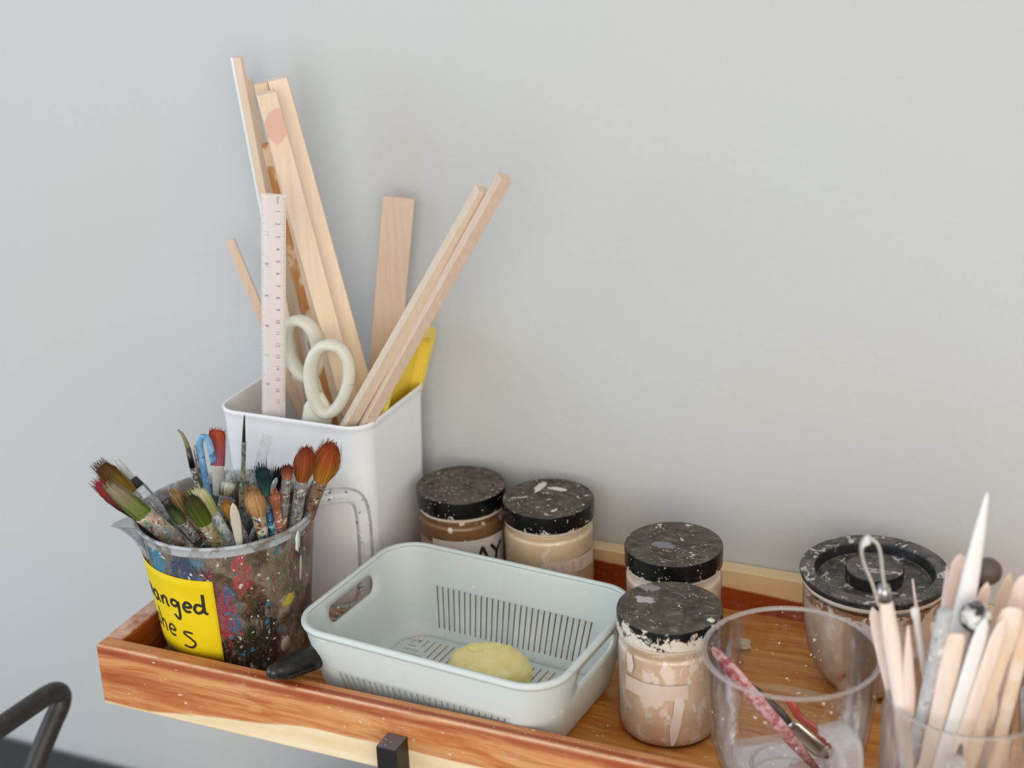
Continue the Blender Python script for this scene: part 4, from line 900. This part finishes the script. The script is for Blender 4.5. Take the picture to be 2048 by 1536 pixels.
# large jar with ring lid
bx, by = 51.53, 19.59
bj = thing('large_jar', 'large round jar of pinkish slip with a black ring-shaped lid and knob', 'jar', (bx, by, ZF))
LG = G('large_lid'); g = LG; v = g.cm; w = g.warp(v, 0.5, 2.0)
c = g.mix(g.step(g.noise(w, 0.7, 6, 0.75), 0.3, 0.8), '1c1a18', '7c7266')
c = g.mix(g.ma('MULTIPLY', g.step(g.noise(v, 4, 4, 0.8), 0.5, 0.75), 0.6), c, '9c9080')
c = g.mix(g.step(g.noise(g.vm('ADD', w, (7, 0, 0)), 0.9, 5, 0.65), 0.57, 0.62), c, 'bdb6ae')
LIDM = g.done(g.bsdf(g.mix(g.ma('MULTIPLY', g.step(g.xyz(g.n('ShaderNodeNewGeometry').outputs['Normal'])[2], 0.75, 0.4), 0.85), c, '101114'), 0.4, 0.45))
g = G('large_jar_slip'); v = g.cm; w = g.warp(v, 0.6, 1.6); Z = g.xyz(v)[2]
c = g.mix(g.step(g.noise(v, 0.3, 4), 0.3, 0.7), 'e6d2c2', 'dcc6b4')
c = g.mix(g.step(g.noise(g.vm('MULTIPLY', w, (1, 1, 0.6)), 0.6, 4), 0.5, 0.56), c, 'ebe0d6')
c = g.mix(g.ma('MULTIPLY', g.step(Z, 6.9, 7.2), g.step(g.noise(w, 1.2, 4), 0.5, 0.55)), c, '9c6c48')
BJ = g.done(g.bsdf(c, 0.3, 0.5, Coat_Weight=0.6, Coat_Roughness=0.1))
bp = [(0.01, ZF+0.1), (2.3, ZF+0.1), (3.0, ZF+0.45), (3.75, ZF+1.6), (4.3, ZF+3.1), (4.6, ZF+4.8), (4.72, ZF+6.6), (4.74, ZF+7.75), (0.01, ZF+7.7)]
MB().lathe(bp, (bx, by), 80).build('filled_body', BJ, bj, auto=0.9)
bo = [(0.01, ZF), (2.4, ZF), (3.1, ZF+0.35), (3.85, ZF+1.5), (4.4, ZF+3.0), (4.7, ZF+4.8), (4.82, ZF+6.6), (4.85, ZF+8.4)]
MB().lathe(bo, (bx, by), 80).build('clear_wall', thin_glass('large_jar_wall', haze=0.08, edge=0.7), bj, label='clear glass wall')
zt = ZF+9.0
MB().lathe([(4.6, zt-0.95), (4.9, zt-0.9), (4.96, zt-0.7), (4.92, zt-0.55)], (bx, by), 80).build('lid_seal', plain('clay_seal', 'cdc2b2', 0.8), bj, label='clay-crusted band under the lid')
prof = [(4.5, zt-0.6), (4.98, zt-0.55)] + arc(4.86, zt-0.22, 0.22, -60, 90, 6) + [(4.3, zt), (4.12, zt-0.06), (3.98, zt-0.3), (3.92, zt-0.85), (3.8, zt-0.95), (1.95, zt-0.95), (0.01, zt-0.95)]
MB().lathe(prof, (bx, by), 96).build('lid', LIDM, bj, auto=0.9, label='black ring-shaped lid with sunken centre')
MB().lathe([(1.8, zt-0.96), (1.95, zt-0.9), (1.98, zt-0.1), (1.9, zt+0.02), (1.7, zt+0.05), (0.01, zt+0.03)], (bx, by), 64).build('knob', LIDM, bj, auto=0.7)

# ---------------------------------------------------------------- clear measuring cup
gx, gy, GR = 48.86, 6.96, 5.57
gc = thing('glass_cup', 'wide clear glass measuring cup holding a red knife, front right of the tray', 'cup', (gx, gy, ZF))
GLS = thin_glass('clear_glass', haze=0.02, edge=0.7, specks=[('e8e2da', 1.1, 0.13), ('e8e4e0', 2.4, 0.1)])
g = G('solid_glass_edge'); gb = g.n('ShaderNodeBsdfGlass'); gb.inputs['IOR'].default_value = 1.45; gb.inputs['Roughness'].default_value = 0.02; gb.inputs[0].default_value = (0.97, 0.98, 0.98, 1)
EDGE = g.done(g.mixs(0.16, g.mixs(0.45, gb.outputs[0], g.n('ShaderNodeBsdfTransparent').outputs[0]), g.bsdf('f6f8fa', 0.1, 0.8)))
GP = [(ZF+9.0, 5.5), (4.8, 5.46), (3.2, 5.36), (1.2, 5.18), (-0.8, 4.9), (-2.1, 4.55), (-2.8, 4.2), (-3.2, 3.7), (-3.35, 3.0)]
MB().lathe([(r, z) for z, r in GP]+[(0.01, ZF+0.02)], (gx, gy), 96).build('outer_wall', GLS, gc)
MB().lathe([(r-0.28, z) for z, r in GP[:6]]+[(3.9, -2.45), (3.2, -2.7), (2.0, -2.78), (0.01, -2.7)], (gx, gy), 96).build('inner_wall', thin_glass('clear_glass_inner', haze=0.0, edge=0.35), gc)
MB().lathe([(GR-0.1, ZF+8.9), (GR+0.02, ZF+8.97), (GR+0.02, ZF+9.06)]+[(GR-0.08, ZF+9.13), (GR-0.25, ZF+9.12), (GR-0.34, ZF+9.03), (GR-0.3, ZF+8.9)], (gx, gy), 96).build('rim', EDGE, gc, label='thick glass rim')
MB().lathe([(2.3, ZF+0.7), (2.45, ZF+0.6), (2.3, ZF+0.5), (2.15, ZF+0.6), (2.3, ZF+0.7)], (gx, gy), 64).build('base_ring', EDGE, gc)
hv = Vector((0.66, -0.751, 0)); hq = smooth_line([(5.0, 3.2), (6.1, 3.5), (7.0, 3.4), (7.45, 2.7), (7.5, 0.6), (7.1, -1.2), (6.2, -2.0), (4.7, -2.0)], 5)
HQ = [Vector((gx, gy, 0))+hv*p[0]+Vector((0, 0, p[1])) for p in hq]
MB().sweep(HQ, [(0.8, 0.35)]*len(HQ), (-hv.y, hv.x, 0), 4).build('handle', EDGE, gc, smooth=False, bevel=0.12, label='clear glass loop handle')
# knives inside
g = G('red_stained_blade'); REDK = g.done(g.bsdf(g.mix(g.step(g.noise(g.warp(g.cm, 1.2, 1), 1.2, 5, 0.7), 0.42, 0.58), 'a04a4e', 'c8a0a2'), 0.4))
rk = thing('clay_knife', 'red clay-smeared plastic knife leaning across the glass cup', 'knife', (51.0, 6.6, -2.7))
A_, B_ = Vector((43.75, 6.95, 4.9)), Vector((51.0, 6.6, -2.55)); kd = (B_-A_).normalized()
MB().sweep([A_, A_+kd*.4, A_+kd*2, A_+kd*5, A_+kd*8, B_], [(.08, .05), (.3, .1), (.46, .12), (.48, .14), (.42, .12), (.2, .08)], (0.5, 0.2, 0.85), 12).build('blade', REDK, rk)
pk = thing('palette_knife', 'steel palette knife with dark handle lying behind the red knife in the glass cup', 'knife', (51.3, 8.3, -2.7))
A_, B_ = Vector((46.3, 8.3, 1.3)), Vector((51.2, 8.2, -2.5)); kd = (B_-A_).normalized(); A2 = Vector((45.6, 8.4, 1.85))
MB().sweep([A2, A_, A_+kd*2.2, A_+kd*2.9], [(.2, .1), (.4, .2), (.42, .2), (.25, .12)], (0.5, 0.2, 0.85), 12).build('handle', plain('dark_handle', '2c261e', 0.35), pk)
MB().sweep([A_+kd*2.8, A_+kd*3.4, A_+kd*5.5, B_], [(.15, .08), (.5, .06), (.55, .05), (.1, .04)], (0.5, 0.2, 0.85), 12).build('blade', STEEL, pk)
single('red_scrap', 'small curled red plastic scrap in the glass cup behind its handle', 'scrap', MB().sweep(smooth_line([(47.9, 9.9, 0.3), (48.5, 9.6, -0.1), (49.0, 9.7, -0.9), (50.2, 9.6, -1.6), (51.0, 9.2, -2.5)], 4), [(.28, .08)]*17, (0.3, 0.2, 0.9), 8), plain('red_plastic', 'c0483c', 0.35), (49, 9.6, -2.7))

# ---------------------------------------------------------------- ribbed tumbler with modelling tools
tx, ty, TR = 59.75, 6.1, 4.92
tm = thing('ribbed_mug', 'ribbed clear glass mug full of wooden modelling tools, right edge', 'mug', (tx, ty, ZF))
g = G('ribbed_glass'); rf = g.n('ShaderNodeBsdfRefraction'); rf.inputs['IOR'].default_value = 1.12; rf.inputs['Roughness'].default_value = 0.08; rf.inputs[0].default_value = (1, 0.98, 0.96, 1)
fr = g.n('ShaderNodeFresnel'); fr.inputs[0].default_value = 1.4; gl = g.n('ShaderNodeBsdfGlossy'); gl.inputs['Roughness'].default_value = 0.15
sh = g.mixs(0.22, rf.outputs[0], g.n('ShaderNodeBsdfTransparent').outputs[0]); sh = g.mixs(g.ma('MULTIPLY', fr.outputs[0], 0.8), sh, gl.outputs[0])
RIBG = g.done(g.mixs(0.13, sh, g.bsdf('e8d6ca', 0.4)))
MB().lathe([(TR-0.1, ZF+8.9), (TR-0.05, 4.6), (TR-0.05, 3.9), (TR-0.1, 0), (TR-0.25, -2.4), (TR-0.8, -3.2), (0.01, ZF+0.02)], (tx, ty), 192, rib=lambda a, r, z: (0.13*abs(math.cos(a*22)) if z < 4.3 and r > 1 else 0)).build('wall', RIBG, tm)
MB().lathe([(TR-0.3, ZF+8.9), (TR-0.35, 3.9), (TR-0.5, -2.2), (TR-1.2, -2.7), (0.01, -2.75)], (tx, ty), 72).build('inner_wall', thin_glass('inner_glass', haze=0.03, edge=0.6), tm)
MB().lathe([(TR-0.12, ZF+8.85), (TR+0.0, ZF+8.95), (TR-0.02, ZF+9.06), (TR-0.12, ZF+9.1), (TR-0.25, ZF+9.06), (TR-0.28, ZF+8.85)], (tx, ty), 96).build('rim', EDGE, tm, label='glass rim')
hv = Vector((0.02, -1.0, 0)); hq = smooth_line([(4.6, 4.0), (5.6, 4.35), (6.6, 4.1), (7.1, 3.2), (7.2, 1.0), (6.8, -1.0), (5.8, -1.9), (4.5, -2.0)], 5)
HQ = [Vector((tx, ty, 0))+hv*p[0]+Vector((0, 0, p[1])) for p in hq]
MB().sweep(HQ, [(0.6, 0.3)]*len(HQ), (-hv.y, hv.x, 0), 12).build('handle', EDGE, tm, label='glass handle')
GT = 'modelling tools standing in the ribbed mug'
PADDLE = [(0, .05, .05), (.15, .25, .12), (.6, .45, .16), (2, .55, .16), (5, .5, .2), (9, .42, .25), (-1, .35, .25)]
POINT = [(0, .04, .04), (.6, .12, .1), (2, .26, .2), (4.5, .42, .3), (7, .38, .3), (-1, .36, .3)]
FLATP = [(0, .06, .05), (.5, .3, .08), (1.5, .42, .12), (4, .45, .16), (-1, .4, .2)]
CHISEL = [(0, .3, .04), (.1, .34, .06), (1.5, .36, .14), (4, .32, .22), (-1, .32, .26)]
def tool(name, label, Tp, Bp, secs, mat, side=SIDE, cat='modelling tool'): return blade_tool(name, label, Tp, Bp, secs, mat, cat, GT, side)
lt = thing('loop_tool', 'wooden loop tool with bent metal ribbon top, leftmost tall tool in the mug', 'modelling tool', (57.88, 3.69, -2.9), GT)
Bp, Jt = Vector((57.88, 3.69, -2.9)), Vector((54.85, 3.33, 13.2)); axl = (Jt-Bp).normalized()
MB().sweep([Bp, Bp+axl*5, Jt-axl*3.5, Jt-axl*.1, Jt], [(.3, .3), (.48, .45), (.52, .48), (.36, .34), (.3, .28)], SIDE, 16).build('handle', TOOLW, lt)
MB().sweep([Jt-axl*.9, Jt+axl*.1], [(.4, .4), (.34, .34)], SIDE, 16).build('ferrule', STEEL, lt)
q = smooth_line([Jt+Vector((0.1, 0, -.2)), Jt+Vector((-.12, 0, 1.0)), Jt+Vector((-.3, 0, 2.2)), Jt+Vector((-.55, 0, 2.75)), Jt+Vector((-1.0, 0, 2.85)), Jt+Vector((-1.35, 0, 2.35)), Jt+Vector((-1.2, 0, 1.4)), Jt+Vector((-.6, 0, 0)), Jt+Vector((-.25, 0, -1.2))], 4)
MB().sweep(q, [(.09, .34)]*len(q), (0.9, 0.4, 0.2), 8).build('ribbon', plain('cutting_ribbon', 'dcd8d0', 0.3, Metallic=0.4), lt)
tool('carving_tool', 'tallest tool, a long whitish pointed wooden one', (59.95, 4.93, 19.24), (57.73, 4.84, -2.9), [(0, .04, .04), (.5, .14, .12), (2.5, .34, .26), (5, .5, .32), (8, .62, .35), (12, .5, .35), (-1, .45, .3)], TOOLG)
bl = thing('ball_tool', 'dark brown ball on a thin rod, highest ball at the right of the mug', 'modelling tool', (56.56, 7.48, -2.9), GT)
MB().sweep([(56.56, 7.48, -2.9), (59.75, 8.25, 12.0)], [(.2, .2), (.12, .12)], SIDE, 12).build('rod', DSTEEL, bl)
MB().ball((60.0, 8.33, 12.6), 0.83, 28).build('ball', plain('dark_rubber', '5c5248', 0.55), bl)
g = G('glazed_ball'); w = g.warp(g.cm, 1.0, 2.2)
BALLM = g.done(g.bsdf(g.ramp(g.noise(w, 0.9, 4), [(0.42, '2e2a28'), (0.47, '8c8884'), (0.55, 'e0e0dc')]), 0.18, 0.6))
bl = thing('ball_tool', 'shiny ball smeared black and white on a rod, in the middle of the mug', 'modelling tool', (59.55, 3.14, -2.9), GT)
MB().sweep([(59.55, 3.14, -2.9), (59.95, 3.23, 9.0), (60.0, 3.23, 11.8)], [(.28, .28), (.26, .26), (.16, .16)], SIDE, 12).build('rod', S_DARK, bl)
MB().ball((60.02, 3.25, 12.3), 0.92, 28).build('ball', BALLM, bl)
tool('dowel', 'round grey-white dowel with a flat end, left of the shiny ball', (58.53, 1.93, 13.07), (56.6, 4.76, -2.9), [(0, .38, .38), (.05, .43, .43), (-1, .43, .43)], splat('clay_coated_dowel', 'c8c6c6', 'b4b2b4', ['e4e0dc', '9a989c'], seed=14))
tool('paddle_tool', 'pinkish rounded wooden paddle behind the tall white tool', (58.6, 6.63, 14.34), (56.96, 6.44, -2.9), PADDLE, TOOLP)
tool('wooden_knife', 'thin pinkish pointed knife at the far left of the mug', (54.03, 4.93, 10.85), (57.9, 4.79, -2.9), FLATP, TOOLP)
tool('wooden_knife', 'white-edged pointed stick just right of the leftmost knife', (55.28, 3.8, 10.54), (57.7, 3.3, -2.9), POINT, TOOLG)
tool('wooden_knife', 'pinkish pointed stick standing upright below the loop tool', (56.44, 2.9, 11.23), (57.1, 4.2, -2.9), POINT, TOOLP)
tool('needle_tool', 'thin needle rising in front of the large jar lid', (55.81, 7.77, 11.6), (58.3, 8.2, -2.9), [(0, .05, .05), (1.5, .09, .09), (2.2, .14, .14), (-1, .3, .3)], TOOLP)
tool('thin_dowel', 'thin whitish stick with a rounded knob end right of the loop tool', (56.5, 4.37, 11.6), (59.2, 5.01, -2.9), [(0, .12, .12), (.1, .25, .25), (.5, .26, .26), (.8, .18, .18), (-1, .22, .22)], TOOLG)
tool('broad_spatula', 'broad flat pale spatula below the shiny ball', (59.2, 2.3, 11.6), (57.6, 3.9, -2.9), [(0, .4, .08), (.3, .55, .1), (3, .62, .14), (-1, .55, .2)], TOOLW)
tool('wooden_knife', 'pale knife with slanted tip directly right of the shiny ball', (60.66, 2.3, 12.86), (57.9, 3.58, -2.9), FLATP, TOOLG)
tool('wooden_knife', 'pale knife with white edge, second right of the shiny ball', (61.6, 2.5, 12.9), (58.5, 3.66, -2.9), FLATP, TOOLW)
tool('wooden_knife', 'pinkish pointed blade in front of the dark brown ball', (60.25, 6.07, 13.08), (57.6, 5.88, -2.9), FLATP, TOOLP)
tool('wooden_knife', 'yellowish thin blade at right of the dark brown ball', (61.3, 7.77, 13.0), (59.18, 8.2, -2.9), FLATP, TOOLW2)
tool('paddle_tool', 'broad tan wooden paddle with pale rounded end near the right edge', (62.0, 3.4, 13.2), (59.4, 4.2, -2.9), [(0, .3, .08), (.2, .6, .12), (1, .8, .15), (4, .6, .2), (-1, .42, .25)], TOOLW2)
tool('wooden_knife', 'tall pinkish tool cut by the right edge of the photo', (62.17, 6.07, 13.9), (60.7, 5.92, -2.9), PADDLE, TOOLP)
tool('wooden_knife', 'short pale stick leaning right over the rim, lowest at the right edge', (60.9, 2.7, 10.6), (61.6, 8.6, -2.9), POINT, TOOLW)
tool('wooden_knife', 'orange-tan blade at the right edge behind the short leaning stick', (62.86, 4.6, 12.69), (61.0, 5.2, -2.9), FLATP, TOOLW2)
tool('paddle_tool', 'pale pointed blade behind the pinkish paddle beside the large jar lid', (57.76, 7.77, 12.9), (58.37, 6.9, -2.9), POINT, TOOLP)
tool('wooden_knife', 'tan flat tool deep between dowel and thin whitish stick', (57.6, 5.6, 10.2), (59.9, 6.2, -2.9), CHISEL, TOOLW2)
tool('wooden_knife', 'tan flat tool deep behind the two pale knives', (61.2, 6.2, 10.6), (60.4, 7.4, -2.9), PADDLE, TOOLW2)

# ---------------------------------------------------------------- dried clay bits on the tray floor
cr = MB().ball((0, 0, 0), 1.0, 20, (0.75, 0.55, 0.3), 0.5, 2)
for p in cr.v: p += Vector((41.9, 20.9, ZF+0.3)); p.z = max(p.z, ZF+0.01)
single('clay_chip', 'pale dried clay chip on the tray floor behind the glass cup', 'clay chip', cr, plain('clay_chip_mat', 'e2cfae', 0.9), (41.9, 20.9, ZF), smooth=False)
crumbs = MB(); rd = random.Random(11)
for _ in range(150):
    x, y = rd.uniform(36, 56), rd.uniform(1.8, 15)
    if math.hypot(x-40, y-9.7) < 3.7 or math.hypot(x-gx, y-gy) < 5.7 or math.hypot(x-tx, y-ty) < 5: continue
    crumbs.ball((x, y, ZF+0.02), rd.choice((.03, .04, .06, .09)), 6, (1, 1, .6))
for _ in range(90):
    crumbs.ball((rd.uniform(2, 60), rd.uniform(0.2, 1.2), 0.0), rd.choice((.02, .03, .045)), 6, (1, 1, .5))
o = crumbs.build('clay_crumbs', CLAYW, None, base=(30, 5, ZF), weld=False); tag(o, 'scattered pale clay crumbs on the tray floor and front rim', 'crumbs'); o['kind'] = 'stuff'
wc = MB()
for _ in range(22):
    a, b = rd.gauss(-7.4, .45), rd.gauss(4.7, .35); x, y = kmap(a, b); wc.ball((x, y, zfl+0.06), rd.uniform(.08, .2), 8, (1, 1, .5), 0.4, _)
o = wc.build('clay_residue', plain('residue', 'dcdccc', 0.8), None, base=(18, 13, ZF), weld=False); tag(o, 'pale clay residue in the back left corner of the green basket', 'residue'); o['kind'] = 'stuff'
